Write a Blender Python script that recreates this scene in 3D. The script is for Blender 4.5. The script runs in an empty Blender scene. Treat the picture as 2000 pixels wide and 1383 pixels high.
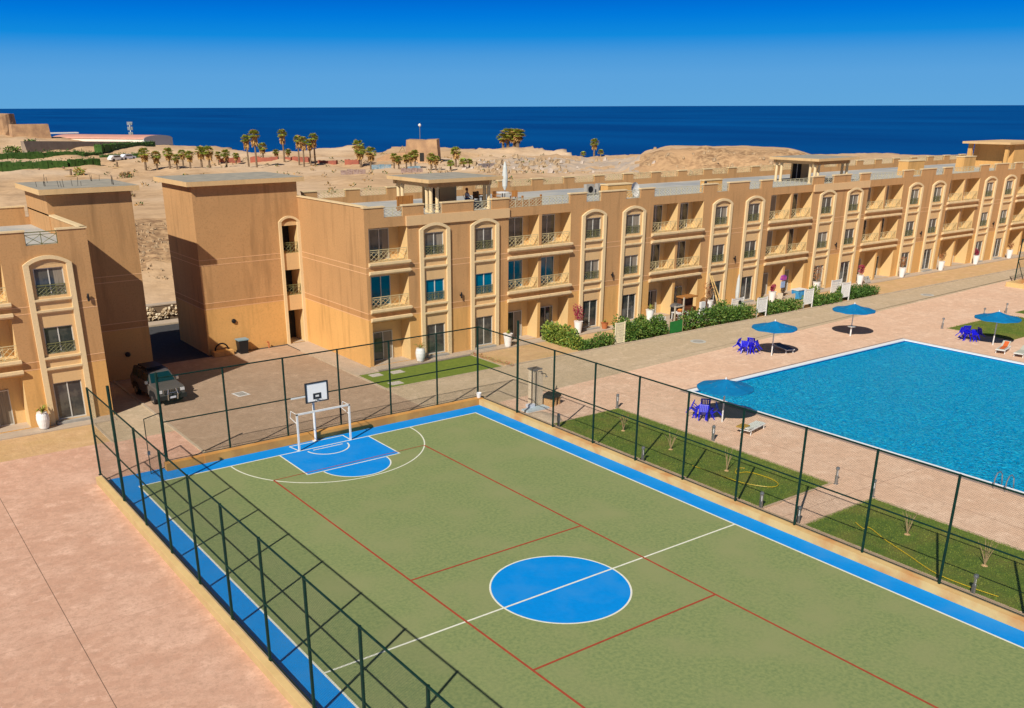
import bpy, bmesh, math, random
from mathutils import Vector, Matrix, noise
R=math.radians; PI=math.pi
rnd=random.Random(7)
scn=bpy.context.scene; COL=scn.collection

# ------------------------------------------------------------------ camera
F,PITCH,ROLL,YAW=1833.3,0.3711,-0.0034,0.6157
CX,CY,CZ=-16.702,-41.427,17.4; PPX,PPY=937.65,919.9
fw=Vector((math.sin(YAW)*math.cos(PITCH),math.cos(YAW)*math.cos(PITCH),-math.sin(PITCH)))
r0=Vector((math.cos(YAW),-math.sin(YAW),0)); u0=r0.cross(fw)
rt=r0*math.cos(ROLL)+u0*math.sin(ROLL); up=rt.cross(fw)
cd=bpy.data.cameras.new('camera'); cam=bpy.data.objects.new('camera',cd); COL.objects.link(cam)
cam.matrix_world=Matrix(((rt.x,up.x,-fw.x,CX),(rt.y,up.y,-fw.y,CY),(rt.z,up.z,-fw.z,CZ),(0,0,0,1)))
cd.sensor_width=36; cd.lens=F/2000*36
cd.shift_x=(1000-PPX)/2000; cd.shift_y=(PPY-691.5)/2000
cd.clip_end=60000; cd.clip_start=0.5
scn.camera=cam

# ------------------------------------------------------------------ light
SUN_EL=R(40); SUN_DIR=Vector((math.cos(R(30.3))*math.cos(SUN_EL),math.sin(R(30.3))*math.cos(SUN_EL),-math.sin(SUN_EL)))
sl=bpy.data.lights.new('sun','SUN'); sl.energy=5.0; sl.angle=R(0.5); sl.color=(1,0.93,0.82)
so=bpy.data.objects.new('sun',sl); COL.objects.link(so); so.rotation_euler=SUN_DIR.to_track_quat('-Z','Y').to_euler()
w=bpy.data.worlds.new('World'); scn.world=w; w.use_nodes=True
nt=w.node_tree; bg=nt.nodes['Background']
sky=nt.nodes.new('ShaderNodeTexSky'); sky.sky_type='NISHITA'; sky.sun_disc=False
sky.sun_elevation=SUN_EL; sky.sun_rotation=math.atan2(-SUN_DIR.x,-SUN_DIR.y)
sky.air_density=1.0; sky.dust_density=0.3; sky.ozone_density=3.0
geo=nt.nodes.new('ShaderNodeTexCoord'); sp=nt.nodes.new('ShaderNodeSeparateXYZ'); nt.links.new(geo.outputs['Generated'],sp.inputs[0])
rampn=nt.nodes.new('ShaderNodeValToRGB'); nt.links.new(sp.outputs[2],rampn.inputs[0])
cr=rampn.color_ramp; cr.elements[0].position=0.0; cr.elements[0].color=(0.12,0.385,0.71,1)
cr.elements[1].position=0.24; cr.elements[1].color=(0.002,0.035,0.17,1)
for p_,c_ in ((0.028,(0.105,0.365,0.72,1)),(0.045,(0.070,0.325,0.71,1)),(0.062,(0.006,0.255,0.72,1)),(0.08,(0.0,0.195,0.71,1)),(0.096,(0.0,0.14,0.64,1)),(0.13,(0.0,0.075,0.36,1))):
    e=cr.elements.new(p_); e.color=c_
fac=nt.nodes.new('ShaderNodeMapRange'); fac.inputs[1].default_value=0.22; fac.inputs[2].default_value=0.6
nt.links.new(sp.outputs[2],fac.inputs[0])
vm=nt.nodes.new('ShaderNodeVectorMath'); vm.operation='SCALE'; vm.inputs['Scale'].default_value=0.036
nt.links.new(sky.outputs[0],vm.inputs[0])
mx=nt.nodes.new('ShaderNodeMix'); mx.data_type='RGBA'
nt.links.new(fac.outputs[0],mx.inputs[0]); nt.links.new(rampn.outputs[0],mx.inputs[6]); nt.links.new(vm.outputs[0],mx.inputs[7])
nt.links.new(mx.outputs[2],bg.inputs[0]); bg.inputs[1].default_value=1.0
scn.view_settings.view_transform='Standard'; scn.view_settings.look='None'
scn.view_settings.exposure=0.0; scn.view_settings.gamma=1
scn.render.engine='CYCLES'

# ------------------------------------------------------------------ materials
MATS={}
def M(name,c1,c2=None,scale=1.0,rough=0.8,bump=0.0,bscale=None,spec=0.3,detail=5,stretch=(1,1,1),c3=None,c3scale=0.15,contrast=(0.35,0.65),metal=0.0,coat=0):
    if name in MATS: return MATS[name]
    m=bpy.data.materials.new(name); m.use_nodes=True; t=m.node_tree; N=t.nodes; L=t.links
    b=N['Principled BSDF']; b.inputs['Roughness'].default_value=rough
    b.inputs['Specular IOR Level'].default_value=spec; b.inputs['Metallic'].default_value=metal
    b.inputs['Coat Weight'].default_value=coat
    b.inputs['Base Color'].default_value=(*c1,1)
    if c2 or bump:
        tc=N.new('ShaderNodeTexCoord'); mp=N.new('ShaderNodeMapping'); L.new(tc.outputs['Object'],mp.inputs[0]); mp.inputs['Scale'].default_value=stretch
    if c2:
        n=N.new('ShaderNodeTexNoise'); n.inputs['Scale'].default_value=scale; n.inputs['Detail'].default_value=detail; n.inputs['Roughness'].default_value=0.62
        L.new(mp.outputs[0],n.inputs[0])
        mr=N.new('ShaderNodeMapRange'); mr.inputs[1].default_value=contrast[0]; mr.inputs[2].default_value=contrast[1]; L.new(n.outputs[0],mr.inputs[0])
        mix=N.new('ShaderNodeMix'); mix.data_type='RGBA'; L.new(mr.outputs[0],mix.inputs[0]); mix.inputs[6].default_value=(*c1,1); mix.inputs[7].default_value=(*c2,1)
        out=mix.outputs[2]
        if c3:
            n3=N.new('ShaderNodeTexNoise'); n3.inputs['Scale'].default_value=c3scale; n3.inputs['Detail'].default_value=4; L.new(tc.outputs['Object'],n3.inputs[0])
            m3=N.new('ShaderNodeMapRange'); m3.inputs[1].default_value=0.45; m3.inputs[2].default_value=0.68; L.new(n3.outputs[0],m3.inputs[0])
            x3=N.new('ShaderNodeMix'); x3.data_type='RGBA'; L.new(m3.outputs[0],x3.inputs[0]); L.new(out,x3.inputs[6]); x3.inputs[7].default_value=(*c3,1); out=x3.outputs[2]
        L.new(out,b.inputs['Base Color'])
    if bump:
        nb=N.new('ShaderNodeTexNoise'); nb.inputs['Scale'].default_value=bscale or scale*4; nb.inputs['Detail'].default_value=4; L.new(mp.outputs[0],nb.inputs[0])
        bp=N.new('ShaderNodeBump'); bp.inputs['Strength'].default_value=min(1,bump); bp.inputs['Distance'].default_value=0.03*max(1,bump); L.new(nb.outputs[0],bp.inputs['Height']); L.new(bp.outputs[0],b.inputs['Normal'])
    MATS[name]=m; return m

def stucco(name,c,streak=0.12):
    """painted render: big soft blotches, vertical rain streaks, fine grain"""
    if name in MATS: return MATS[name]
    m=bpy.data.materials.new(name); m.use_nodes=True; t=m.node_tree; N=t.nodes; L=t.links; b=N['Principled BSDF']
    b.inputs['Roughness'].default_value=0.9; b.inputs['Specular IOR Level'].default_value=0.15
    tc=N.new('ShaderNodeTexCoord')
    def nz(sc,st,det=5):
        mp=N.new('ShaderNodeMapping'); mp.inputs['Scale'].default_value=st; L.new(tc.outputs['Object'],mp.inputs[0])
        n=N.new('ShaderNodeTexNoise'); n.inputs['Scale'].default_value=sc; n.inputs['Detail'].default_value=det; n.inputs['Roughness'].default_value=0.6; L.new(mp.outputs[0],n.inputs[0]); return n
    a=nz(0.35,(1,1,1)); s=nz(1.6,(1,1,0.12)); g=nz(9,(1,1,1),3)
    def mixc(fac,lo,hi,colin,col2):
        mr=N.new('ShaderNodeMapRange'); mr.inputs[1].default_value=lo; mr.inputs[2].default_value=hi; L.new(fac,mr.inputs[0])
        x=N.new('ShaderNodeMix'); x.data_type='RGBA'; L.new(mr.outputs[0],x.inputs[0])
        if isinstance(colin,tuple): x.inputs[6].default_value=(*colin,1)
        else: L.new(colin,x.inputs[6])
        x.inputs[7].default_value=(*col2,1); return x.outputs[2]
    dark=tuple(v*(1-streak) for v in c); lite=tuple(min(1,v*(1+streak*0.6)) for v in c)
    o=mixc(a.outputs[0],0.35,0.7,c,lite); 
    o=mixc(s.outputs[0],0.52,0.78,o,tuple(v*(1-streak*1.8) for v in c))
    o=mixc(g.outputs[0],0.5,0.8,o,dark)
    L.new(o,b.inputs['Base Color'])
    bp=N.new('ShaderNodeBump'); bp.inputs['Strength'].default_value=0.25; bp.inputs['Distance'].default_value=0.02; L.new(g.outputs[0],bp.inputs['Height']); L.new(bp.outputs[0],b.inputs['Normal'])
    MATS[name]=m; return m

def paved(name,c1,c2,c3,cell=0.55,line=0.8,grout=None,rot=0.3,bump=0.4):
    """stamped / block paving: irregular cell pattern plus broad weathering"""
    if name in MATS: return MATS[name]
    m=bpy.data.materials.new(name); m.use_nodes=True; t=m.node_tree; N=t.nodes; L=t.links; b=N['Principled BSDF']
    b.inputs['Roughness'].default_value=0.85; b.inputs['Specular IOR Level'].default_value=0.2
    tc=N.new('ShaderNodeTexCoord'); mp=N.new('ShaderNodeMapping'); mp.inputs['Rotation'].default_value=(0,0,rot); L.new(tc.outputs['Object'],mp.inputs[0])
    v=N.new('ShaderNodeTexVoronoi'); v.inputs['Scale'].default_value=1/cell; v.distance='CHEBYCHEV'; v.feature='F1'; v.inputs['Randomness'].default_value=0.6; L.new(mp.outputs[0],v.inputs[0])
    vb=N.new('ShaderNodeRGBToBW'); L.new(v.outputs['Color'],vb.inputs[0])
    n=N.new('ShaderNodeTexNoise'); n.inputs['Scale'].default_value=0.28; n.inputs['Detail'].default_value=6; n.inputs['Roughness'].default_value=0.7; L.new(tc.outputs['Object'],n.inputs[0])
    n2=N.new('ShaderNodeTexNoise'); n2.inputs['Scale'].default_value=7; n2.inputs['Detail'].default_value=6; n2.inputs['Roughness'].default_value=0.8; L.new(tc.outputs['Object'],n2.inputs[0])
    def mixf(f,lo,hi,a,bcol):
        mr=N.new('ShaderNodeMapRange'); mr.inputs[1].default_value=lo; mr.inputs[2].default_value=hi; L.new(f,mr.inputs[0])
        x=N.new('ShaderNodeMix'); x.data_type='RGBA'; L.new(mr.outputs[0],x.inputs[0])
        if isinstance(a,tuple): x.inputs[6].default_value=(*a,1)
        else: L.new(a,x.inputs[6])
        x.inputs[7].default_value=(*bcol,1); return x.outputs[2]
    n4=N.new('ShaderNodeTexNoise'); n4.inputs['Scale'].default_value=2.4; n4.inputs['Detail'].default_value=9; n4.inputs['Roughness'].default_value=0.75; L.new(mp.outputs[0],n4.inputs[0])
    n5=N.new('ShaderNodeTexNoise'); n5.inputs['Scale'].default_value=1.1; n5.inputs['Detail'].default_value=9; n5.inputs['Roughness'].default_value=0.7; L.new(tc.outputs['Object'],n5.inputs[0])
    o=mixf(vb.outputs[0],0.2,0.8,c1,c2); o=mixf(n.outputs[0],0.46,0.72,o,c3); o=mixf(n4.outputs[0],0.48,0.66,o,tuple(k*0.80 for k in c1)); o=mixf(n5.outputs[0],0.54,0.7,o,tuple(min(1,k*1.12) for k in c3)); o=mixf(n2.outputs[0],0.5,0.75,o,tuple(k*0.66 for k in c1))
    L.new(o,b.inputs['Base Color'])
    bp=N.new('ShaderNodeBump'); bp.inputs['Strength'].default_value=bump; bp.inputs['Distance'].default_value=0.02; L.new(n2.outputs[0],bp.inputs['Height']); L.new(bp.outputs[0],b.inputs['Normal'])
    MATS[name]=m; return m

UPPER=stucco('upper_stucco',(0.51,0.290,0.128),0.19)
LOWER=stucco('lower_stucco',(0.68,0.385,0.135),0.16)
BAND=stucco('band_stucco',(0.505,0.27,0.110),0.19)
PANEL=stucco('panel_stucco',(0.68,0.455,0.225),0.09)
RECESS=stucco('recess_stucco',(0.72,0.50,0.235),0.08)
CREAM=stucco('cream_trim',(0.77,0.59,0.34),0.09)
SANDBAND=stucco('sand_band',(0.70,0.47,0.245),0.06)
ROOFM=M('roof_screed',(0.40,0.41,0.40),(0.52,0.50,0.45),scale=0.5,rough=0.9,c3=(0.33,0.35,0.37),c3scale=0.2)
SLABM=M('slab_concrete',(0.42,0.38,0.30),(0.30,0.285,0.24),scale=1.2,rough=0.9)
LINEM=M('score_line',(0.78,0.48,0.26),rough=0.9)
FRAMEM=M('window_frame',(0.62,0.60,0.54),rough=0.4)
GLASS=M('window_glass',(0.03,0.036,0.04),(0.085,0.085,0.075),scale=0.9,rough=0.06,spec=0.8,contrast=(0.45,0.55))
GLASSB=M('blue_film_glass',(0.0,0.14,0.24),(0.0,0.10,0.20),scale=1.5,rough=0.06,spec=0.7)
CURT=M('curtain',(0.36,0.31,0.24),(0.20,0.17,0.13),scale=3,stretch=(6,6,0.2),rough=0.9)
DARKIN=M('dark_interior',(0.03,0.028,0.025),rough=0.9)
RAILM=M('railing_ochre',(0.60,0.50,0.27),rough=0.5)
RAILO=M('railing_olive',(0.17,0.17,0.07),rough=0.5)
RAILG=M('railing_pale',(0.55,0.52,0.36),rough=0.6)
DKGREEN=M('fence_green',(0.003,0.035,0.026),(0.002,0.018,0.014),scale=3,rough=0.5,spec=0.25)
WIRE=M('mesh_wire',(0.035,0.075,0.05),rough=0.5)
WHITE=M('white_paint',(0.80,0.80,0.78),(0.70,0.70,0.68),scale=4,rough=0.5)
POTM=M('white_pot',(0.86,0.85,0.83),rough=0.35)
BLACK=M('black_plastic',(0.015,0.015,0.017),rough=0.4)
METAL=M('grey_metal',(0.33,0.34,0.35),rough=0.35,metal=0.7)
KERBY=M('yellow_kerb',(0.70,0.50,0.22),(0.64,0.44,0.19),scale=1.5,rough=0.85,bump=0.2,c3=(0.60,0.30,0.11),c3scale=0.9)
KERBC=M('kerb_cap',(0.50,0.36,0.25),(0.42,0.30,0.20),scale=2,rough=0.9)
KERBS=M('kerb_stone',(0.56,0.45,0.32),(0.45,0.36,0.26),scale=1.5,rough=0.9)
LEAF=M('leaf_green',(0.055,0.14,0.016),(0.10,0.20,0.028),scale=1.3,rough=0.6,spec=0.4)
LEAFD=M('leaf_dark',(0.03,0.085,0.014),(0.06,0.13,0.022),scale=1.0,rough=0.6)
PALMG=M('palm_green',(0.26,0.33,0.035),(0.42,0.42,0.07),scale=0.6,rough=0.6)
SKIRT=M('palm_skirt',(0.58,0.36,0.13),(0.42,0.24,0.08),scale=1.5,rough=0.9)
TRUNKM=M('palm_trunk',(0.26,0.18,0.11),(0.16,0.11,0.07),scale=4,rough=0.9,bump=0.5)
WOOD=M('orange_wood',(0.46,0.20,0.05),(0.32,0.13,0.035),scale=2,stretch=(5,5,0.6),rough=0.7)
WOODD=M('dark_wood',(0.16,0.06,0.025),(0.09,0.035,0.015),scale=3,rough=0.6)
TEAL=M('parasol_blue',(0.0,0.195,0.44),(0.0,0.15,0.37),scale=3,rough=0.7)
BLUEP=M('blue_plastic',(0.005,0.005,0.62),rough=0.35,spec=0.5)
DRY=M('dry_stem',(0.42,0.30,0.16),rough=0.9)
MAG=M('magenta_leaf',(0.30,0.02,0.07),(0.45,0.05,0.10),scale=3,rough=0.7)
ORLEAF=M('orange_leaf',(0.42,0.14,0.06),(0.30,0.18,0.07),scale=3,rough=0.8)
STONE=M('desert_stone',(0.48,0.34,0.20),(0.34,0.25,0.16),scale=0.8,rough=0.95,bump=0.8,bscale=2)
RUIN=M('ruin_stone',(0.58,0.37,0.20),(0.36,0.22,0.13),scale=0.35,rough=0.95,bump=1.5,bscale=1.5)
CANVAS=M('pale_canvas',(0.62,0.64,0.60),rough=0.8)
SKIN=M('skin',(0.42,0.22,0.14),rough=0.6)
RED=M('red_cloth',(0.40,0.015,0.03),rough=0.8)
TERRA=M('terracotta',(0.48,0.16,0.06),rough=0.8)
GREYC=M('grey_concrete',(0.42,0.40,0.36),(0.33,0.31,0.28),scale=3,rough=0.9)

# ------------------------------------------------------------------ mesh helpers
class MB:
    def __init__(s): s.v=[]; s.f=[]; s.m=[]; s.mats=[]
    def mi(s,m):
        if m not in s.mats: s.mats.append(m)
        return s.mats.index(m)
    def poly(s,pts,m):
        i=len(s.v); s.v+= [tuple(p) for p in pts]; s.f.append(tuple(range(i,i+len(pts)))); s.m.append(s.mi(m))
    def box(s,x0,x1,y0,y1,z0,z1,m):
        if x0>x1:x0,x1=x1,x0
        if y0>y1:y0,y1=y1,y0
        if z0>z1:z0,z1=z1,z0
        i=len(s.v); s.v+=[(x0,y0,z0),(x1,y0,z0),(x1,y1,z0),(x0,y1,z0),(x0,y0,z1),(x1,y0,z1),(x1,y1,z1),(x0,y1,z1)]
        for q in ((0,3,2,1),(4,5,6,7),(0,1,5,4),(1,2,6,5),(2,3,7,6),(3,0,4,7)): s.f.append(tuple(i+k for k in q)); s.m.append(s.mi(m))
    def obox(s,c,ax,ay,az,hx,hy,hz,m):
        i=len(s.v); c=Vector(c)
        for dz in (-1,1):
            for dx,dy in ((-1,-1),(1,-1),(1,1),(-1,1)): s.v.append(tuple(c+ax*(dx*hx)+ay*(dy*hy)+az*(dz*hz)))
        for q in ((0,3,2,1),(4,5,6,7),(0,1,5,4),(1,2,6,5),(2,3,7,6),(3,0,4,7)): s.f.append(tuple(i+k for k in q)); s.m.append(s.mi(m))
    def tube(s,p,q,r,m,n=6,r2=None,cap=True):
        p=Vector(p);q=Vector(q);d=(q-p)
        if d.length<1e-6: return
        d.normalize(); a=d.orthogonal().normalized(); b=d.cross(a); r2=r if r2 is None else r2; i=len(s.v)
        for c,rr in ((p,r),(q,r2)):
            for k in range(n):
                t=2*PI*(k+.5)/n; s.v.append(tuple(c+a*(rr*math.cos(t))+b*(rr*math.sin(t))))
        for k in range(n): s.f.append((i+k,i+(k+1)%n,i+n+(k+1)%n,i+n+k)); s.m.append(s.mi(m))
        if cap:
            s.f.append(tuple(i+k for k in range(n-1,-1,-1))); s.m.append(s.mi(m)); s.f.append(tuple(i+n+k for k in range(n))); s.m.append(s.mi(m))
    def path(s,pts,r,m,n=5):
        for a,b in zip(pts,pts[1:]): s.tube(a,b,r,m,n)
    def lathe(s,prof,m,c=(0,0,0),n=20,capb=True,capt=True):
        i=len(s.v)
        for r,z in prof:
            for k in range(n): t=2*PI*k/n; s.v.append((c[0]+r*math.cos(t),c[1]+r*math.sin(t),c[2]+z))
        for j in range(len(prof)-1):
            for k in range(n): s.f.append((i+j*n+k,i+j*n+(k+1)%n,i+(j+1)*n+(k+1)%n,i+(j+1)*n+k)); s.m.append(s.mi(m))
        if capb: s.f.append(tuple(i+k for k in range(n-1,-1,-1))); s.m.append(s.mi(m))
        if capt: s.f.append(tuple(i+(len(prof)-1)*n+k for k in range(n))); s.m.append(s.mi(m))
    def prism(s,pts,axis,a,b,m):
        """pts 2D loop extruded along axis (x:pts=(y,z), y:pts=(x,z), z:pts=(x,y))"""
        def P(u,v,t): return (t,u,v) if axis=='x' else ((u,t,v) if axis=='y' else (u,v,t))
        i=len(s.v); n=len(pts)
        s.v+=[P(u,v,a) for u,v in pts]+[P(u,v,b) for u,v in pts]
        for k in range(n): s.f.append((i+k,i+(k+1)%n,i+n+(k+1)%n,i+n+k)); s.m.append(s.mi(m))
        s.f.append(tuple(i+k for k in range(n-1,-1,-1))); s.m.append(s.mi(m)); s.f.append(tuple(i+n+k for k in range(n))); s.m.append(s.mi(m))
    def leaf(s,c,d,l,wd,m,up=None):
        d=Vector(d).normalized(); side=d.cross(up or Vector((rnd.uniform(-1,1),rnd.uniform(-1,1),rnd.uniform(-1,1)))).normalized()*wd/2; c=Vector(c)
        s.poly([c-side*.3,c+d*l*.5-side,c+d*l,c+d*l*.5+side],m)
    def mesh(s,name,smooth=False,fix=True):
        me=bpy.data.meshes.new(name); me.from_pydata(s.v,[],s.f); me.update()
        for m in s.mats: me.materials.append(m)
        me.polygons.foreach_set('material_index',s.m)
        if fix:
            bm=bmesh.new(); bm.from_mesh(me); bmesh.ops.recalc_face_normals(bm,faces=bm.faces); bm.to_mesh(me); bm.free()
        if smooth: me.polygons.foreach_set('use_smooth',[True]*len(me.polygons))
        return me
    def build(s,name,parent=None,loc=None,rot=0,smooth=False,world=False,fix=True):
        if world and parent:
            L=Vector(parent.location); s.v=[tuple(Vector(v)-L) for v in s.v]
        o=bpy.data.objects.new(name,s.mesh(name,smooth,fix)); COL.objects.link(o)
        if parent: o.parent=parent
        if loc: o.location=loc
        if rot: o.rotation_euler=(0,0,rot)
        return o
def tag(o,label=None,cat=None,group=None,kind=None):
    if label: o['label']=label
    if cat: o['category']=cat
    if group: o['group']=group
    if kind: o['kind']=kind
    return o
def thing(name,label,cat,loc=(0,0,0),rot=0,group=None):
    o=bpy.data.objects.new(name,None); COL.objects.link(o); o.location=loc; o.rotation_euler=(0,0,rot); o.empty_display_size=0.3
    return tag(o,label,cat,group)
def dup(root,loc,rot=0,label=None,group=None,scale=None):
    r=root.copy(); COL.objects.link(r); r.location=loc; r.rotation_euler=(0,0,rot)
    if scale: r.scale=scale
    if label: r['label']=label
    if group: r['group']=group
    for ch in list(root.children):
        c=ch.copy(); COL.objects.link(c); c.parent=r
        for g in ch.children:
            d=g.copy(); COL.objects.link(d); d.parent=c
    return r
def cp(o,parent,loc,rot=None,scale=None):
    c=o.copy(); COL.objects.link(c); c.parent=parent; c.location=loc
    if rot is not None: c.rotation_euler=(0,0,rot)
    if scale: c.scale=scale
    for g in o.children:
        d=g.copy(); COL.objects.link(d); d.parent=c
    return c
def struct(name,bm,parent=None,kind='structure',**k):
    o=bm.build(name,parent,**k)
    if not parent: o['kind']=kind
    return o
def smooth(a,b,x):
    t=max(0,min(1,(x-a)/(b-a))); return t*t*(3-2*t)

# ------------------------------------------------------------------ terrain, sea
EDGE=[(-60,600),(0,580),(7.72,544),(12.03,486),(16.27,398),(20.95,396),(22.04,341),(25.45,344),(28.35,348),(29.36,319),(30.98,345),(33.05,371),(36.44,350),(40.13,314),(41.08,300),(44.14,295),(53.58,313),(56.85,321),(59.38,316),(65.92,328),(80,340),(120,400),(200,500)]
def edge(th):
    for (a,d0),(b,d1) in zip(EDGE,EDGE[1:]):
        if a<=th<=b: return d0+(d1-d0)*smooth(a,b,th)
    return 500
def ground_z(x,y,fine=True):
    dx,dy=x-CX,y-CY; d=math.hypot(dx,dy); th=math.degrees(math.atan2(dx,dy))
    base=4*smooth(42,90,y)+ (3.0*smooth(115,190,x)*(1-smooth(42,90,y)) if y>8 else 3.0*smooth(125,190,x))
    z=base-0.08
    far=smooth(50,95,y)
    if base>0.4 and fine:
        n=noise.fractal(Vector((x*0.03,y*0.03,0)),1,2,5)
        z+=(0.5+0.9*smooth(150,200,y))*n*far+.5*smooth(150,190,y)*noise.fractal(Vector((x*.09,y*.05,8)),0.8,2,4)
        z+=0.45*smooth(95,130,y)*noise.fractal(Vector((x*.13,y*.09,6)),0.7,2,4)
        z+=0.9*max(0,noise.fractal(Vector((x*.16,y*.16,3)),0.7,2,5))*smooth(58,66,y)*(1-smooth(78,90,y))
    # left hill with the ruins
    hl=math.exp(-(((x-45)/34)**2+((y-322)/42)**2)); z+=4.6*hl
    # flat-topped rocky mound
    mth=smooth(42.6,46.4,th)*(1-smooth(52.2,56.5,th)); md=smooth(203,226,d)*(1-smooth(240,285,d))
    mm=mth*md*(1+.04*noise.noise(Vector((x*.05,y*.05,4))))
    z+=4.3*mm
    if fine:
        rr=mth*smooth(196,208,d)*(1-smooth(222,232,d))
        z+=rr*(1.3*noise.fractal(Vector((x*.13,y*.13,1)),0.7,2,6)-.5)+.35*noise.fractal(Vector((x*.4,y*.4,1)),0.7,2,4)*mth*smooth(200,210,d)*(1-smooth(232,240,d))
        rub=smooth(33.5,35.5,th)*(1-smooth(44.5,46,th))*smooth(205,225,d)
        z+=0.8*rub*noise.fractal(Vector((x*.22,y*.22,5)),0.6,2,5)
    e=edge(th)
    if x<140 : z-=2.2*(1-smooth(39,44,y))
    return z*(1-smooth(e-8,e+4,d))+(-18)*smooth(e-8,e+4,d) if d<e+60 else -18
def terrain():
    b=MB(); sand=None
    ths=[-75+i*1.25 for i in range(60)]+[0+i*0.28 for i in range(250)]+[70+i*2.5 for i in range(24)]
    ds=[0.5,20,40,60,70]+[70+i*3 for i in range(1,20)]+[128+i*4.5 for i in range(1,16)]+[196+i*2.6 for i in range(1,60)]+[352+i*8 for i in range(1,38)]
    nx=len(ds)
    for th in ths:
        for d in ds:
            x=CX+d*math.sin(R(th)); y=CY+d*math.cos(R(th)); b.v.append((x,y,ground_z(x,y)))
    m=M('sand_terrain',(0.64,0.43,0.245),(0.47,0.30,0.165),scale=0.35,rough=0.95,bump=6,bscale=0.7,c3=(0.73,0.54,0.36),c3scale=0.03,detail=8,contrast=(0.4,0.7)); b.mi(m)
    rock=M('rock_terrain',(0.56,0.36,0.19),(0.27,0.155,0.08),scale=0.9,rough=0.95,bump=9.0,bscale=0.8,c3=(0.58,0.36,0.19),c3scale=0.1,detail=10,contrast=(0.42,0.6)); b.mi(rock)
    rubb=M('rubble_terrain',(0.46,0.38,0.31),(0.64,0.48,0.33),scale=0.35,rough=0.95,bump=2.0,bscale=2.5,detail=10,contrast=(0.42,0.62)); b.mi(rubb)
    for i in range(len(ths)-1):
        for j in range(nx-1):
            k=i*nx+j; b.f.append((k,k+1,k+nx+1,k+nx)); th=ths[i]; d=ds[j]; x,y,z=b.v[k]
            mi=0
            jit=2.5*noise.noise(Vector((x*.05,y*.05,9)))+2.0*noise.noise(Vector((x*.3,y*.3,9)))
            if 44.2<th+jit*.4<54.5 and 200+jit*3<d<229+jit*3: mi=1
            elif 34.5<th+jit*.5<44.5 and 212+jit*5<d<262+jit*8 and noise.noise(Vector((x*.06,y*.06,2)))>-0.15: mi=2
            elif 59+jit<y<82+jit and x<200: mi=1 if noise.noise(Vector((x*.1,y*.1,7)))>-.1 else 0
            b.m.append(mi)
    o=b.build('terrain',fix=False,smooth=True); o['kind']='structure'
    if o.data.polygons[100].normal.z<0: o.data.flip_normals()
terrain()
def sea():
    b=MB(); m=bpy.data.materials.new('sea_water'); m.use_nodes=True; t=m.node_tree; N=t.nodes; L=t.links; bs=N['Principled BSDF']
    tc=N.new('ShaderNodeTexCoord')
    n=N.new('ShaderNodeTexNoise'); n.inputs['Scale'].default_value=0.004; n.inputs['Detail'].default_value=8; mp=N.new('ShaderNodeMapping'); mp.inputs['Rotation'].default_value=(0,0,YAW); mp.inputs['Scale'].default_value=(1,0.35,1)
    L.new(tc.outputs['Object'],mp.inputs[0]); L.new(mp.outputs[0],n.inputs[0])
    x=N.new('ShaderNodeMix'); x.data_type='RGBA'; mr=N.new('ShaderNodeMapRange'); mr.inputs[1].default_value=.35; mr.inputs[2].default_value=.65; L.new(n.outputs[0],mr.inputs[0]); L.new(mr.outputs[0],x.inputs[0])
    x.inputs[6].default_value=(0.0,0.055,0.235,1); x.inputs[7].default_value=(0.0,0.085,0.31,1); L.new(x.outputs[2],bs.inputs['Base Color'])
    bs.inputs['Roughness'].default_value=0.6; bs.inputs['Specular IOR Level'].default_value=0.04
    n2=N.new('ShaderNodeTexNoise'); n2.inputs['Scale'].default_value=0.12; n2.inputs['Detail'].default_value=6; L.new(mp.outputs[0],n2.inputs[0])
    bp=N.new('ShaderNodeBump'); bp.inputs['Strength'].default_value=0.6; bp.inputs['Distance'].default_value=1.2; L.new(n2.outputs[0],bp.inputs['Height']); L.new(bp.outputs[0],bs.inputs['Normal'])
    b.box(-26000,26000,-2000,26000,-20,-14,m); b.v=[(a+0,c+0,z) for a,c,z in b.v]
    o=b.build('sea'); o['kind']='structure'
sea()

# ------------------------------------------------------------------ pavements
PINK1=paved('pink_stamped',(0.70,0.425,0.30),(0.62,0.36,0.25),(0.77,0.50,0.37),cell=0.32,bump=.6)
PINK2=paved('pink_pool_deck',(0.79,0.53,0.37),(0.73,0.48,0.33),(0.84,0.61,0.45),cell=0.5)
YARDM=paved('yard_pavers',(0.46,0.325,0.22),(0.41,0.285,0.19),(0.51,0.37,0.26),cell=0.22,rot=0.78)
PATHM=paved('path_pavers',(0.57,0.445,0.295),(0.52,0.405,0.27),(0.62,0.49,0.345),cell=0.25,rot=0.78)
WALKM=M('walkway_concrete',(0.52,0.42,0.32),(0.46,0.37,0.28),scale=1.5,rough=0.9)
ASPH=M('asphalt',(0.07,0.07,0.075),(0.05,0.05,0.052),scale=3,rough=0.9)
SANDM=M('loose_sand',(0.66,0.44,0.23),(0.54,0.34,0.17),scale=1.6,rough=0.95,bump=1.2,bscale=5,detail=8,c3=(0.56,0.37,0.17),c3scale=0.5)
def sheet(name,pts,z,m,parent=None,thick=0.04):
    b=MB(); b.prism(pts,'z',z-thick,z,m); return struct(name,b,parent)
def rect(x0,x1,y0,y1): return [(x0,y0),(x1,y0),(x1,y1),(x0,y1)]
sheet('deck_paving',[(-70,-50),(-7.3,-50),(-7.3,4.75),(-1.45,4.75),(-1.45,10.55),(-4.9,10.55),(-4.9,10.85),(-70,10.85)],0,PINK1)
b=MB()   # expansion joints of the pink paving (thin strips in the surface)
jm=M('joint_dark',(0.16,0.10,0.07),rough=0.9)
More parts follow.
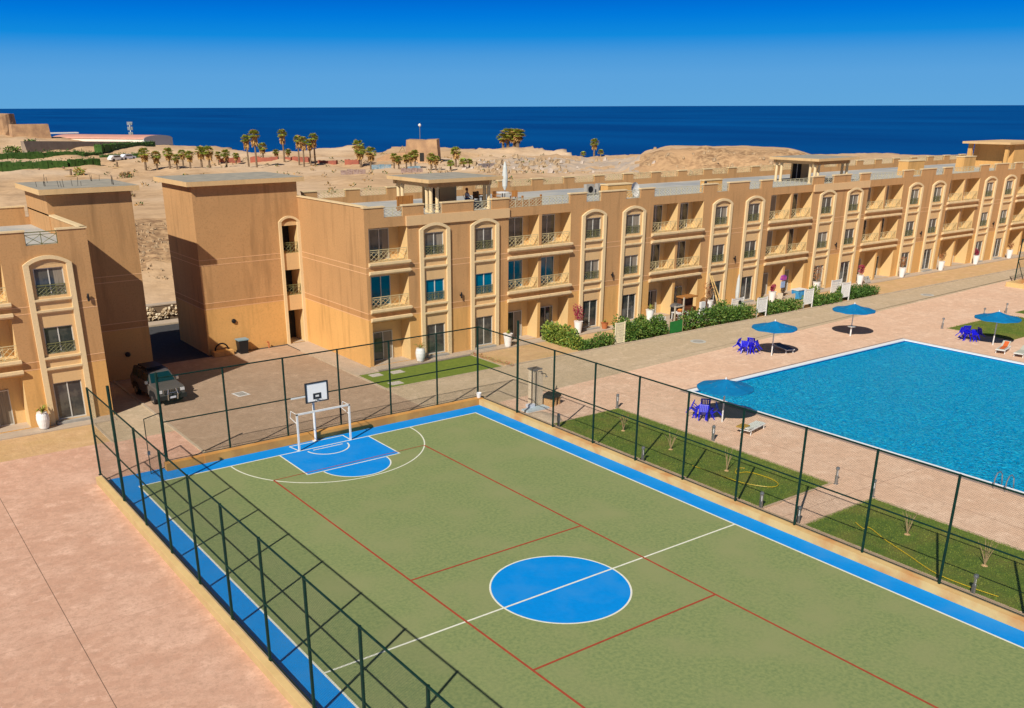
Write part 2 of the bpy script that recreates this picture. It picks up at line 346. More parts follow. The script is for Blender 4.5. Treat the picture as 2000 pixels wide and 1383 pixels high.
for a,c in (((-11.5,10.6),(-12.15,-48)),((-60,-10.4),(-7.3,-9.3)),((-60,2.5),(-11.6,3.0))):
    a=Vector((*a,0.003));c=Vector((*c,0.003)); d=(c-a).normalized(); sd=Vector((-d.y,d.x,0))*(0.011 if abs(d.y)>.5 else .006)
    b.poly([a-sd,c-sd,c+sd,a+sd],jm if abs(d.y)>.5 else M('joint_faint',(0.42,0.26,0.19),rough=.9))
struct('paving_joints',b,fix=True)
sheet('yard_paving',rect(-1.3,12.6,4.85,26.0),0.0,YARDM)
sheet('side_walkway',[(-4.9,10.55),(-1.45,10.55),(-1.45,26),(-4.9,26)],0.0,PATHM)
sheet('asphalt_road',[(-20,26.0),(40,26.0),(40,38.9),(-20,38.9)],-0.01,ASPH)
struct('road_kerb',(lambda b:(b.box(-20,40,38.9,39.1,-.1,.12,KERBS),b.box(-20,40,39.1,40.6,-.1,.08,WALKM),b)[-1])(MB()))
sheet('sand_strip',rect(-70,-4.9,10.85,14.6),0.0,SANDM)
sheet('facade_walkway',rect(-70,-3.6,14.6,15.75),0.06,WALKM,thick=.1)
sheet('side_apron',[(12.75,14.9),(14.5,14.9),(14.5,26.3),(12.75,26.3)],0.0,WALKM)
LY=lambda x:4.0+0.052*(x-15)
sheet('main_path',[(12.6,4.85),(16.25,4.85),(16.25,LY(16.25)),(82.9,LY(82.9)),(150,LY(150)),(150,10.8),(12.6,10.75)],0.0,PATHM)
sheet('entrance_walkway',rect(14.5,125,15.05,16.15),0.08,WALKM,thick=.12)
sheet('sand_bed',rect(22.4,125,10.85,15.05),0.0,SANDM)
b=MB()
for x0,x1,y0,y1 in ((12.6,12.78,10.75,23.7),(-1.45,-1.3,4.9,23.4),(12.78,22.4,10.75,10.87),(22.3,22.42,10.87,14.75),(-4.98,-4.86,10.6,15.7)): b.box(x0,x1,y0,y1,-.05,.05,KERBS)
for i in range(40):   # edging stones along the path in front of the gardens
    x=22.5+i*2.5; b.box(x,x+2.42,10.74+rnd.uniform(-.02,.02),10.88,-.05,.07+rnd.uniform(0,.03),KERBS)
struct('edging_kerb',b)
# pool deck in rectangles round the pool basin
def poolx(x): return x
b=MB()
b.prism([(16.25,-60),(28.2,-60),(28.2,LY(28.2)),(16.25,LY(16.25))],'z',-.04,0,PINK2)
b.prism([(28.2,-1.0),(53.2,-1.0),(53.2,LY(53.2)),(28.2,LY(28.2))],'z',-.04,0,PINK2)
b.prism([(53.2,-60),(150,-60),(150,LY(150)),(53.2,LY(53.2))],'z',-.04,0,PINK2)
b.prism([(28.2,-60),(53.2,-60),(53.2,-36.3),(28.2,-36.3)],'z',-.04,0,PINK2)
struct('pool_deck',b)
b=MB()
for a,c in (((24.6,LY(24)),(24.2,-45)),((16.3,-17.6),(28,-17.9)),((57,-10),(120,-9))):
    a=Vector((*a,0.004));c=Vector((*c,0.004)); d=(c-a).normalized(); sd=Vector((-d.y,d.x,0))*0.012
    b.poly([a-sd,c-sd,c+sd,a+sd],M('joint_soft',(0.42,0.26,0.19),rough=.9))
struct('deck_joints',b)

# ------------------------------------------------------------------ swimming pool
TILE=M('pool_tile',(0.02,0.42,0.78),(0.01,0.36,0.70),scale=2.2,rough=0.5)
TILED=M('pool_tile_band',(0.01,0.08,0.30),(0.02,0.14,0.42),scale=6,rough=0.4)
pool=thing('swimming_pool','large rectangular swimming pool with bright blue water and white rim','swimming pool',(28.5,-36,0)); X0,X1,Y0,Y1=28.5,52.9,-36,-1.3
b=MB(); b.box(X0-.0,X1,Y0,Y1,-1.3,-1.25,TILE)
b.box(X0-.2,X0,Y0,Y1,-1.25,-.02,TILE); b.box(X1,X1+.2,Y0,Y1,-1.25,-.02,TILE); b.box(X0-.2,X1+.2,Y1,Y1+.2,-1.25,-.02,TILE); b.box(X0-.2,X1+.2,Y0-.2,Y0,-1.25,-.02,TILE)
b.build('basin',pool,world=True)
b=MB()
for x0,x1,y0,y1 in ((X0-.25,X0+.1,Y0-.25,Y1+.25),(X1-.1,X1+.25,Y0-.25,Y1+.25),(X0+.1,X1-.1,Y1-.1,Y1+.25),(X0+.1,X1-.1,Y0-.25,Y0+.1)): b.box(x0,x1,y0,y1,-.02,.05,M('coping_white',(0.86,0.90,0.92),rough=.4))
b.build('coping',pool,world=True)
b=MB(); cg=M('coping_stone',(0.30,0.24,0.22),(0.38,0.27,0.22),scale=1.5,rough=.8)
for x0,x1,y0,y1 in ((X0-.5,X0-.25,Y0-.5,Y1+.5),(X1+.25,X1+.5,Y0-.5,Y1+.5),(X0-.25,X1+.25,Y1+.25,Y1+.5),(X0-.25,X1+.25,Y0-.5,Y0-.25)): b.box(x0,x1,y0,y1,-.02,.022,cg)
b.build('drain_edge',pool,world=True)
def water_mat():
    m=bpy.data.materials.new('pool_water'); m.use_nodes=True; t=m.node_tree; N=t.nodes; L=t.links; N.remove(N['Principled BSDF']); out=N['Material Output']
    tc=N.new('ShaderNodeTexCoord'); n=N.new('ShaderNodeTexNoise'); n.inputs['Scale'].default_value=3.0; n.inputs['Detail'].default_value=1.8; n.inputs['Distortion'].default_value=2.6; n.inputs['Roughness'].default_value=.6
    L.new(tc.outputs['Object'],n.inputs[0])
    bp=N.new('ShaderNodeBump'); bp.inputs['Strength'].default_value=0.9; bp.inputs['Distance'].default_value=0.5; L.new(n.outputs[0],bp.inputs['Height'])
    df=N.new('ShaderNodeBsdfDiffuse'); cmx=N.new('ShaderNodeMix'); cmx.data_type='RGBA'; cmr=N.new('ShaderNodeMapRange'); cmr.inputs[1].default_value=.42; cmr.inputs[2].default_value=.62; L.new(n.outputs[0],cmr.inputs[0]); L.new(cmr.outputs[0],cmx.inputs[0]); cmx.inputs[6].default_value=(0.0,0.46,0.92,1); cmx.inputs[7].default_value=(0.03,0.70,1.0,1); L.new(cmx.outputs[2],df.inputs[0]); L.new(bp.outputs[0],df.inputs['Normal'])  # noise blends lighter blue into the colour, painting the ripples' light pattern
    tr=N.new('ShaderNodeBsdfTransparent'); tr.inputs[0].default_value=(0.08,0.85,1.0,1)
    m1=N.new('ShaderNodeMixShader'); m1.inputs[0].default_value=0.72; L.new(tr.outputs[0],m1.inputs[1]); L.new(df.outputs[0],m1.inputs[2])
    gl=N.new('ShaderNodeBsdfGlossy'); gl.inputs['Roughness'].default_value=0.12; bp2=N.new('ShaderNodeBump'); bp2.inputs['Strength'].default_value=.5; bp2.inputs['Distance'].default_value=.08; L.new(n.outputs[0],bp2.inputs['Height']); L.new(bp2.outputs[0],gl.inputs['Normal'])
    fr=N.new('ShaderNodeFresnel'); fr.inputs[0].default_value=1.33; L.new(bp2.outputs[0],fr.inputs['Normal'])
    ml=N.new('ShaderNodeMath'); ml.operation='MULTIPLY'; ml.inputs[1].default_value=.22; L.new(fr.outputs[0],ml.inputs[0])
    m2=N.new('ShaderNodeMixShader'); L.new(ml.outputs[0],m2.inputs[0]); L.new(m1.outputs[0],m2.inputs[1]); L.new(gl.outputs[0],m2.inputs[2]); L.new(m2.outputs[0],out.inputs[0]); return m
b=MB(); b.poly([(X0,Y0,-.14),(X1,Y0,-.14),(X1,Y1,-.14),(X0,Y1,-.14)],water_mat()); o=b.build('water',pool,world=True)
if o.data.polygons[0].normal.z<0: o.data.flip_normals()
ld=thing('pool_ladder','steel pool ladder with two curved handrails at the near pool edge','pool ladder',(28.3,-21.7,0))
for dy in (-.28,.28):
    b=MB(); pts=[(-.35,dy,0),(-.35,dy,.55),(-.2,dy,.78),(0.05,dy,.8),(.3,dy,.6),(.45,dy,.1),(.45,dy,-.5)]; b.path(pts,.028,METAL,6); b.build('handrail',ld)
b=MB()
for z in (-.15,-.4): b.box(.4,.5,-.28,.28,z,z+.03,METAL)
b.build('step',ld)

# ------------------------------------------------------------------ lawns
LAWN=M('lawn_turf',(0.135,0.195,0.025),(0.085,0.14,0.017),scale=2.5,rough=0.9,bump=1.2,bscale=14,c3=(0.185,0.185,0.035),c3scale=0.6,detail=8)
LAWN2=M('bright_turf',(0.19,0.25,0.03),(0.14,0.20,0.022),scale=2.5,rough=0.9,bump=1.0,bscale=14,detail=8)
LAWNS=[('lawn',rect(16.95,22.05,-16.4,-1.4),LAWN),('lawn',rect(16.95,22.05,-45,-18.85),LAWN),('lawn',[(12.78,14.75),(12.78,10.87),(22.3,10.87),(22.3,14.75)],LAWN2),('lawn',[(59.5,-1.05),(59.5,-6.3),(68.8,-6.3),(68.8,-1.05)],LAWN),('lawn',[(70.6,-1.05),(70.6,-6.3),(90,-6.3),(90,-1.05)],LAWN)]
for n,p,m in LAWNS: sheet(n,p,0.03,m,thick=.06)
def grass(name,rects,n,hh,m,lab):
    b=MB()
    for (x0,x1,y0,y1),k in zip(rects,n):
        for i in range(k):
            e=rnd.random()
            x=rnd.uniform(x0,x1); y=rnd.uniform(y0,y1)
            if e<.22: 
                s=rnd.randrange(3)
                if s==0: x=x0+rnd.gauss(0,.05)
                elif s==1: x=x1+rnd.gauss(0,.06)
                else: y=(y1 if y1<14 or rnd.random()<.5 else y0)+rnd.gauss(0,.05)
            h=hh*rnd.uniform(.4,1.3); a=rnd.uniform(0,PI); w_=.022
            b.poly([(x-w_*math.cos(a),y-w_*math.sin(a),.03),(x+w_*math.cos(a),y+w_*math.sin(a),.03),(x+rnd.gauss(0,h*.4),y+rnd.gauss(0,h*.4),.03+h)],m)
    o=b.build(name,fix=False); o['kind']='stuff'; o['label']=lab
GB=M('grass_blade',(0.13,0.20,0.024),(0.21,0.24,0.04),scale=.8,rough=.8)
grass('grass',[(16.95,22.05,-16.4,-1.4),(16.95,22.05,-36,-18.85),(59.5,68.8,-6.3,-1.05)],(16000,14000,2500),.055,GB,'short green grass of the lawns beside the court and the pool')
b=MB()  # pale kerb edging of the lawns
for x0,x1,y0,y1 in ((16.85,22.2,-1.4,-1.27),(22.05,22.2,-16.4,-1.4),(16.85,22.2,-16.53,-16.4),(16.85,16.95,-16.4,-1.4),(16.85,22.2,-18.85,-18.7),(22.05,22.2,-45,-18.85),(16.85,16.95,-45,-18.85),(59.3,59.5,-6.4,-.95)): b.box(x0,x1,y0,y1,-.04,.045,M('lawn_kerb',(0.60,0.44,0.30),(0.46,0.33,0.22),scale=2.5,rough=.95))
struct('lawn_edging',b)

# ------------------------------------------------------------------ sports court
GREEN=M('court_green',(0.262,0.312,0.122),(0.160,0.226,0.092),scale=7,rough=0.75,bump=0.25,bscale=25,detail=12,c3=(0.27,0.30,0.13),c3scale=0.35,contrast=(.40,.72))
BLUE=M('court_blue',(0.0,0.275,0.79),(0.0,0.25,0.73),scale=5,rough=0.7,spec=.15,bump=0.2,bscale=25,c3=(0.02,0.275,0.74),c3scale=0.7,detail=7)
WL=M('line_white',(0.84,0.85,0.74),(0.74,0.75,0.62),scale=6,rough=0.7)
RL=M('line_red',(0.42,0.075,0.035),(0.34,0.06,0.03),scale=6,rough=0.7)
YM=-16.92
court=bpy.data.objects.new('sports_court',None); COL.objects.link(court); court['kind']='structure'; court.location=(4.42,YM,0)
def cpart(name,fn,m,z):
    b=MB(); fn(b,m,z); b.build(name,court,world=True)
def flat(b,pts,m,z): b.prism(pts,'z',z-.003,z,m)
def strip(b,a,c,m,z,w=.07):
    a=Vector(a);c=Vector(c);d=(c-a).normalized(); s=Vector((-d.y,d.x))*w/2
    flat(b,[tuple(a-s),tuple(c-s),tuple(c+s),tuple(a+s)],m,z)
def arc(b,c,r,t0,t1,m,z,w=.07,n=48):
    for k in range(n):
        a=R(t0+(t1-t0)*k/n); e=R(t0+(t1-t0)*(k+1)/n)
        flat(b,[(c[0]+(r-w/2)*math.cos(a),c[1]+(r-w/2)*math.sin(a)),(c[0]+(r+w/2)*math.cos(a),c[1]+(r+w/2)*math.sin(a)),(c[0]+(r+w/2)*math.cos(e),c[1]+(r+w/2)*math.sin(e)),(c[0]+(r-w/2)*math.cos(e),c[1]+(r-w/2)*math.sin(e))],m,z)
def disc(b,c,r,m,z,t0=0,t1=360,n=64):
    flat(b,[(c[0]+r*math.cos(R(t0+(t1-t0)*k/n)),c[1]+r*math.sin(R(t0+(t1-t0)*k/n))) for k in range(n+(0 if t1-t0==360 else 1))],m,z)
XL,XR,YT=-5.69,14.52,3.17; YB=2*YM-YT
cpart('blue_border',lambda b,m,z:b.prism([(-6.95,2*YM-4.35),(15.64,2*YM-4.35),(15.64,4.36),(-3.9,4.36),(-3.9,4.95),(-6.95,4.95)],'z',-.05,z,m),BLUE,.010)
cpart('green_surface',lambda b,m,z:flat(b,rect(XL,XR,YB,YT),m,z),GREEN,.014)
CXK=4.42
for s in (1,-1):
    yy=lambda y:y if s==1 else 2*YM-y
    cpart('key_area',lambda b,m,z:flat(b,rect(1.72,7.12,yy(-.3),yy(YT)),m,z),BLUE,.018)
    cpart('key_arc_area',lambda b,m,z:disc(b,(CXK,yy(-.30)),1.85,m,z,180 if s==1 else 0,360 if s==1 else 180),BLUE,.018)
    def lines(b,m,z):
        strip(b,(1.72,yy(YT)),(1.72,yy(-.3)),m,z); strip(b,(7.12,yy(YT)),(7.12,yy(-.3)),m,z); strip(b,(1.68,yy(-.3)),(7.16,yy(-.3)),m,z)
    cpart('key_line',lines,WL,.022)
    cpart('key_arc_line',lambda b,m,z:arc(b,(CXK,yy(-.3)),1.85,180 if s==1 else 0,360 if s==1 else 180,m,z),WL,.022)
    cpart('three_point_line',lambda b,m,z:arc(b,(CXK,yy(3.1)),5.42,180 if s==1 else 0,360 if s==1 else 180,m,z,n=80),WL,.0222)
    cpart('goal_area_arc',lambda b,m,z:arc(b,(CXK,yy(2.95)),1.2,185 if s==1 else 5,355 if s==1 else 175,m,z,w=.08),WL,.022)
    def bar(b,m,z):
        strip(b,(3.55,yy(2.86)),(5.33,yy(2.86)),m,z); 
        strip(b,(2.75,yy(4.15)),(2.9,yy(3.2)),m,.0142); strip(b,(6.02,yy(4.15)),(6.02,yy(3.2)),m,.0142); strip(b,(2.75,yy(4.15)),(6.05,yy(4.15)),m,.0145)
    cpart('goal_line',bar,WL,.022)
cpart('centre_circle',lambda b,m,z:disc(b,(CXK,YM),2.70,m,z),BLUE,.018)
cpart('centre_circle_line',lambda b,m,z:arc(b,(CXK,YM),2.72,0,360,m,z,n=90),WL,.022)
def outer(b,m,z):
    strip(b,(XL,YB),(XL,YT),m,z,.08); strip(b,(XR,YB),(XR,YT),m,z,.08); strip(b,(XL-.04,YT),(XR+.04,YT),m,z+.0003,.08); strip(b,(XL-.04,YB),(XR+.04,YB),m,z+.0003,.08)
cpart('boundary_line',outer,WL,.018)
cpart('halfway_line',lambda b,m,z:strip(b,(XL,YM),(XR,YM),m,z,.08),WL,.0225)
def red(b,m,z):
    strip(b,(0,0),(0,2*YM),m,z,.09); strip(b,(8.86,0),(8.86,2*YM),m,z,.09)
def red2(b,m,z):
    for y in (0,2*YM): strip(b,(0,y),(8.86,y),m,z,.055)
    for y in (-13.05,2*YM+13.05): strip(b,(0,y),(8.86,y),m,z,.085)
cpart('red_side_line',red,RL,.026); cpart('red_cross_line',red2,RL,.0255)

# low walls round the court
wl=thing('court_wall','low yellow wall with concrete cap along the left side of the court','wall',(-7.1,-17,0))
def kerb(x0,x1,y0,y1,axis,capside,parent):
    b=MB(); b.box(x0,x1,y0,y1,-.1,.36,KERBY); o=b.build('wall_body',parent,world=True)
    bv=o.modifiers.new('b','BEVEL'); bv.width=.015; bv.segments=2
    b=MB(); 
    if axis=='y': xa,xb=(x1,x1+.13) if capside>0 else (x1-.12,x1+.0); b.box(xa+.002,xb+.002,y0,y1,-.1,.372,KERBC)
    b.build('wall_cap',parent,world=True)
b=MB(); b.box(-7.3,-7.03,2*YM-4.6,4.75,-.1,.355,M('yellow_kerb_dimmed_side',(0.56,0.42,0.20),(0.50,0.36,0.17),scale=1.5,rough=.9)); o=b.build('wall_body',wl,world=True)  # side yellow darkened in its colour to offset bounce light off the paving
b=MB(); b.box(-7.302,-7.031,2*YM-4.6,4.752,.355,.368,M('yellow_kerb_brightened_top',(0.78,0.55,0.25),(0.70,0.48,0.21),scale=1.5,rough=.9)); b.build('wall_top',wl,world=True)  # added thin sheet: brightened copy of the side's yellow, lit look in the colour
b=MB(); b.box(-7.03,-6.9,2*YM-4.6,4.75,-.1,.355,KERBC); b.build('wall_cap',wl,world=True)
wr=thing('court_wall','low yellow wall with concrete cap between the court and the lawns','wall',(16,-17,0))
b=MB(); b.box(15.64,15.98,2*YM-4.6,4.75,-.1,.36,KERBY); b.build('wall_body',wr,world=True)
b=MB(); b.box(15.98,16.28,2*YM-4.6,4.75,-.1,.34,KERBC); b.build('wall_cap',wr,world=True)
wf=thing('court_wall','low orange wall behind the basketball stand at the far end of the court','wall',(6,4.6,0))
b=MB(); KO=M('orange_kerb',(0.66,0.34,0.09),(0.56,0.27,0.07),scale=1.2,rough=.85,c3=(0.50,0.24,0.07),c3scale=.6); b.box(-3.9,-1.9,4.40,4.75,-.1,.40,KO); b.box(-1.9,15.98,4.36,4.75,-.1,.42,KO); b.build('wall_body',wf,world=True)
b=MB(); b.box(-3.9,16.28,4.75,4.88,-.1,.36,KERBC); b.build('wall_cap',wf,world=True)

# ------------------------------------------------------------------ court fences
def wire_panel(wd,h):
    b=MB(); s=.085; r=.0021
    def seg(a,c):
        a=Vector(a);c=Vector(c); d=(c-a).normalized(); sd=Vector((-d.z,0,d.x))*r; n=Vector((0,r,0))
        i=len(b.v); b.v+=[tuple(a-sd),tuple(a+sd),tuple(a+n),tuple(c-sd),tuple(c+sd),tuple(c+n)]
        for q in ((0,1,4,3),(1,2,5,4),(2,0,3,5)): b.f.append(tuple(i+k for k in q)); b.m.append(b.mi(WIRE))
    # slanted wires both ways, clipped to the panel
    k=-h
    while k<wd:
        x0=max(0,k); z0=x0-k; x1=min(wd,k+h); z1=x1-k
        if x1>x0: seg((x0,0,z0),(x1,0,z1)); seg((wd-x0,0.004,z0),(wd-x1,0.004,z1))
        k+=s
    return b.mesh('mesh_panel',fix=False)
def fence(name_label,pts,talls,closed=False,tallh=1.05):
    """pts: list of post positions; talls: indices of taller posts"""
    p0=pts[0]; root=thing('court_fence',name_label,'fence',(p0[0],p0[1],.34))
    H=4.5
    pm=MB(); pm.tube((0,0,0),(0,0,H),.053,DKGREEN,10); pm.box(-.09,.09,-.09,.09,0,.015,DKGREEN); pm=pm.build('post',root)
    tm=MB(); tm.tube((0,0,0),(0,0,H+tallh),.068,DKGREEN,10); tm.box(-.1,.1,-.1,.1,0,.015,DKGREEN)
    first=True; tmesh=None; panels={}
    for i,p in enumerate(pts):
        L=(p[0]-p0[0],p[1]-p0[1],0)
        if i in talls:
            if tmesh is None: o=tm.build('post',root); tmesh=o; o['label']='taller post'; o.location=L
            else: cp(tmesh,root,L)
        elif first: pm.location=L; first=False
        else: cp(pm,root,L)
    for i in range(len(pts)-1):
        a=Vector((pts[i][0]-p0[0],pts[i][1]-p0[1],0)); c=Vector((pts[i+1][0]-p0[0],pts[i+1][1]-p0[1],0)); d=c-a; wd=round(d.length,2); ang=math.atan2(d.y,d.x)
        if wd not in panels: panels[wd]=wire_panel(wd,H-.12)
        o=bpy.data.objects.new('mesh_panel',panels[wd]); COL.objects.link(o); o.parent=root; o.location=a+Vector((0,0,.08)); o.rotation_euler=(0,0,ang)
    a=Vector((0,0,0)); c=Vector((pts[-1][0]-p0[0],pts[-1][1]-p0[1],0))
    for z,r in ((H-.03,.036),(2.15,.033),(.09,.018)):
        b=MB(); b.tube(a+Vector((0,0,z)),c+Vector((0,0,z)),r,DKGREEN,8); b.build('rail',root)
    return root
YS=[.86,-2.47,-5.85,-9.12,-12.4,-15.68,-18.95,-22.27,-25.58,-28.9,-32.2,-35.5,-38.4]
fence('long green mesh fence on the left wall of the court',[(-7.0,5.0)]+[(-7.0,y) for y in YS],(1,))
fence('long green mesh fence between the court and the pool lawns',[(15.93,4.9)]+[(15.93,y) for y in YS],(1,))
fence('green mesh fence at the far end of the court behind the goal',[(-3.72,4.82),(-.32,4.82),(3.03,4.82),(6.3,4.82),(9.6,4.82),(12.85,4.82),(15.85,4.82)],(0,),tallh=.25)
g=thing('court_gate','open green gate leaf at the far left corner of the court','gate',(-3.75,4.85,.0),R(210))
b=MB()
for z in (.1,3.0): b.tube((0,0,z),(1.15,0,z),.022,DKGREEN,8)
for x in (0.05,1.15): b.tube((x,0,.1),(x,0,3.0),.024,DKGREEN,8)
b.build('gate_frame',g)
me=wire_panel(1.1,2.9); o=bpy.data.objects.new('mesh_panel',me); COL.objects.link(o); o.parent=g; o.location=(.03,0,.1)
b=MB(); b.box(1.05,1.2,-.03,.03,1.1,1.3,METAL); b.build('latch',g)

# ------------------------------------------------------------------ goal and basketball stand
gl=thing('goal','white steel futsal goal without net at the far end of the court','goal',(4.46,3.2,.015))
GX=1.56
for s in (-1,1):
    b=MB(); b.box(s*GX-.045,s*GX+.045,-.045,.045,0,2.08,WHITE); b.build('goal_post',gl)
    b=MB(); b.path([(s*GX,0,2.05),(s*GX,.75,2.05),(s*GX,.9,1.65),(s*GX,.0,1.5)],.018,WHITE,6); b.build('net_bracket',gl)
b=MB(); b.box(-GX-.045,GX+.045,-.045,.045,2.0,2.09,WHITE); b.build('crossbar',gl)
bk=thing('basketball_stand','white basketball stand with black framed board behind the futsal goal','basketball stand',(4.36,4.2,.015))
b=MB(); b.tube((0,0,0),(0,0,2.35),.07,WHITE,12); b.tube((0,0,2.35),(0,-.28,3.0),.05,WHITE,10); b.box(-.15,.15,-.15,.15,0,.02,WHITE); b.build('pole',bk)
b=MB(); b.box(-.53,.66,-.42,-.38,2.42,3.42,WHITE); b.m=[b.mi(M('board_white',(0.95,0.95,0.95),rough=.6))]*len(b.f); bd=b.build('backboard',bk)
b=MB()
BXL,BXR,BZ0,BZ1=-.62,.75,2.36,3.48
fm=M('board_frame',(0.03,0.035,0.045),rough=.5)
for q in ((BXL,BXL+.08,BZ0,BZ1),(BXR-.08,BXR,BZ0,BZ1),(BXL+.08,BXR-.08,BZ0,BZ0+.06),(BXL+.08,BXR-.08,BZ1-.06,BZ1)): b.box(q[0],q[1],-.45,-.37,q[2],q[3],fm)
b.build('board_frame',bk)
b=MB(); b.box(-.17,.32,-.428,-.423,2.53,2.86,fm); b.build('target_box',bk)
b=MB(); b.box(-.03,.18,-.434,-.429,2.65,2.75,WHITE)
for k in range(20):
    a0=2*PI*k/20;a1=2*PI*(k+1)/20; b.tube((.07+.22*math.cos(a0),-.68+.22*math.sin(a0),2.52),(.07+.22*math.cos(a1),-.68+.22*math.sin(a1),2.52),.012,METAL,5)
b.box(.03,.11,-.47,-.43,2.46,2.56,METAL); b.build('hoop',bk)
b=MB(); b.box(-1.45,-.62,-.40,-.36,2.72,2.80,WHITE); b.build('side_arm',bk)

# ------------------------------------------------------------------ apartment buildings
FY=16.11; P=15.1
def zone(z):
    return LOWER if z<3.44 else (BAND if z<3.87 else UPPER)
def wall_grid(b,x0,x1,z0,z1,holes,panels,P3,inward):
    """a wall with rectangular openings. P3(x,z,depth)->point. holes: (xa,xb,za,zb,depth,side,back)"""
    xs=sorted({x0,x1}|{v for h in holes for v in h[:2]}|{v for p in panels for v in p[:2]})
    zs=sorted({z0,z1,3.44,3.87}|{v for h in holes for v in h[2:4]}|{v for p in panels for v in p[2:4]})
    for xa,xb in zip(xs,xs[1:]):
        for za,zb in zip(zs,zs[1:]):
            xm,zm=(xa+xb)/2,(za+zb)/2
            if not(x0<xm<x1 and z0<zm<z1): continue
            if any(h[0]<xm<h[1] and h[2]<zm<h[3] for h in holes): continue
            m=zone(zm)
            if any(p[0]<xm<p[1] and p[2]<zm<p[3] for p in panels): m=PANEL
            b.poly([P3(xa,za,0),P3(xb,za,0),P3(xb,zb,0),P3(xa,zb,0)],m)
    for xa,xb,za,zb,dp,sd,bk in holes:
        b.poly([P3(xa,za,0),P3(xa,zb,0),P3(xa,zb,dp),P3(xa,za,dp)],sd)
        b.poly([P3(xb,za,0),P3(xb,za,dp),P3(xb,zb,dp),P3(xb,zb,0)],sd)
        b.poly([P3(xa,zb,0),P3(xb,zb,0),P3(xb,zb,dp),P3(xa,zb,dp)],sd)
        b.poly([P3(xa,za,0),P3(xa,za,dp),P3(xb,za,dp),P3(xb,za,0)],sd if za>.3 else WALKM)
        b.poly([P3(xa,za,dp),P3(xa,zb,dp),P3(xb,zb,dp),P3(xb,za,dp)],bk)
def window_parts(name,w_,h,glass,parent,loc,curtain=0,split=.5):
    b=MB(); t=.055
    for q in ((0,w_,0,t),(0,w_,h-t,h)): b.box(q[0],q[1],-.03,.04,q[2],q[3],FRAMEM)
    for q in ((0,t),(w_-t,w_),(w_*split-.03,w_*split+.03)): b.box(q[0],q[1],-.035,.04,t,h-t,FRAMEM)
    f=b.build(name,parent,loc)
    b=MB(); b.box(t,w_*split-.03,0,.012,t,h-t,glass); b.box(w_*split+.03,w_-t,0,.012,t,h-t,CURT if curtain==2 else glass)
    if curtain==1: b.box(w_*split+.25,w_-t-.01,-.004,-.001,t,h-t,CURT)
    b.build('pane',f); return f
def railing_mesh(w_,h,n,mat,r=.018,simple=False):
    b=MB(); b.box(0,w_,-.02,.02,h-.045,h,mat); b.box(0,w_,-.015,.015,.03,.06,mat); b.box(0,w_,-.012,.012,h-.16,h-.135,mat)
    for k in range(n+1): x=w_*k/n; b.box(x-.016,x+.016,-.016,.016,0,h,mat)
    for k in range(n):
        x0=w_*k/n; x1=w_*(k+1)/n; xm=(x0+x1)/2
        b.tube((x0,0,.06),(x1,0,h-.15),r*.8,mat,4); b.tube((x0,0,h-.15),(x1,0,.06),r*.8,mat,4)
        if simple: continue
        b.tube((x0,.0,(h-.1)/2),(xm,0,h-.15),r*.7,mat,4); b.tube((xm,0,h-.15),(x1,0,(h-.1)/2),r*.7,mat,4)
        b.tube((x0,.0,(h-.1)/2),(xm,0,.06),r*.7,mat,4); b.tube((xm,0,.06),(x1,0,(h-.1)/2),r*.7,mat,4)
    return b.mesh('railing',fix=False)
def mobj(name,me,parent,loc,rot=0):
    o=bpy.data.objects.new(name,me); COL.objects.link(o); o.parent=parent; o.location=loc; o.rotation_euler=(0,0,rot); return o
RM_WIN=railing_mesh(1.58,.62,3,RAILO); RM_BAL=railing_mesh(2.86,.84,4,RAILM); RM_BIG=railing_mesh(5.85,.66,9,RAILG); RM_SM=railing_mesh(1.5,.66,2,RAILG); RM_REAR=railing_mesh(2.5,.6,4,RAILM)
def cornice_mesh(w_,h=.27,pr=.27):
    b=MB(); b.prism([(0,0),(-pr*.45,0),(-pr*.55,h*.3),(-pr,h*.42),(-pr,h),(0,h)],'x',0,w_,CREAM); return b.mesh('cornice')
CM_W=cornice_mesh(1.98,.2,.16); CM_B=cornice_mesh(3.1,.27,.27)
def arch_mesh(h,W=2.56,z0=0,t=.3,pr=.15):
    b=MB(); b.box(0,t,-pr,0.01,z0,h,CREAM); b.box(W-t,W,-pr,0.01,z0,h,CREAM)
    c=W/2; n=14
    def pt(hc,sg,k):
        r_=(hc*hc+sg*sg)/(2*sg); a=math.asin(hc/r_); th=-a+2*a*k/n; return (c+r_*math.sin(th), r_*math.cos(th)-(r_-sg))
    for k in range(n):
        o0=pt(c,.46,k);o1=pt(c,.46,k+1);i0=pt(c-t,.28,k);i1=pt(c-t,.28,k+1)
        b.prism([(o0[0],h+o0[1]),(o1[0],h+o1[1]),(i1[0],h-.02+i1[1]),(i0[0],h-.02+i0[1])],'y',-pr,0.01,CREAM)
    b.prism([(t,h-.001)]+[(pt(c-t,.28,k)[0],h-.02+pt(c-t,.28,k)[1]) for k in range(n+1)]+[(W-t,h-.001)],'y',-.012,.01,PANEL)
    return b.mesh('window_surround')
AM=arch_mesh(9.28)
LAMPW=(lambda b:(b.box(-.06,.06,-.1,0,-.05,.05,BLACK),b.lathe([(.045,-.22),(.06,-.18),(.06,.18),(.045,.22)],BLACK,(0,-.16,0),10),b.mesh('wall_lamp'))[-1])(MB())
WZ=((7.5,9.05),(4.2,5.74),(.26,2.48))
BZ=((7.36,9.66),(4.12,6.42),(.12,3.12))
def slab_roof_tower(b,x0,x1,y0,y1,ztop,over=.45):
    b.box(x0-over,x1+over,y0-over,y1+over,ztop-.32,ztop,PANEL); b.box(x0-over+.02,x1+over-.02,y0-over+.02,y1+over-.02,ztop+.001,ztop+.012,SLABM)
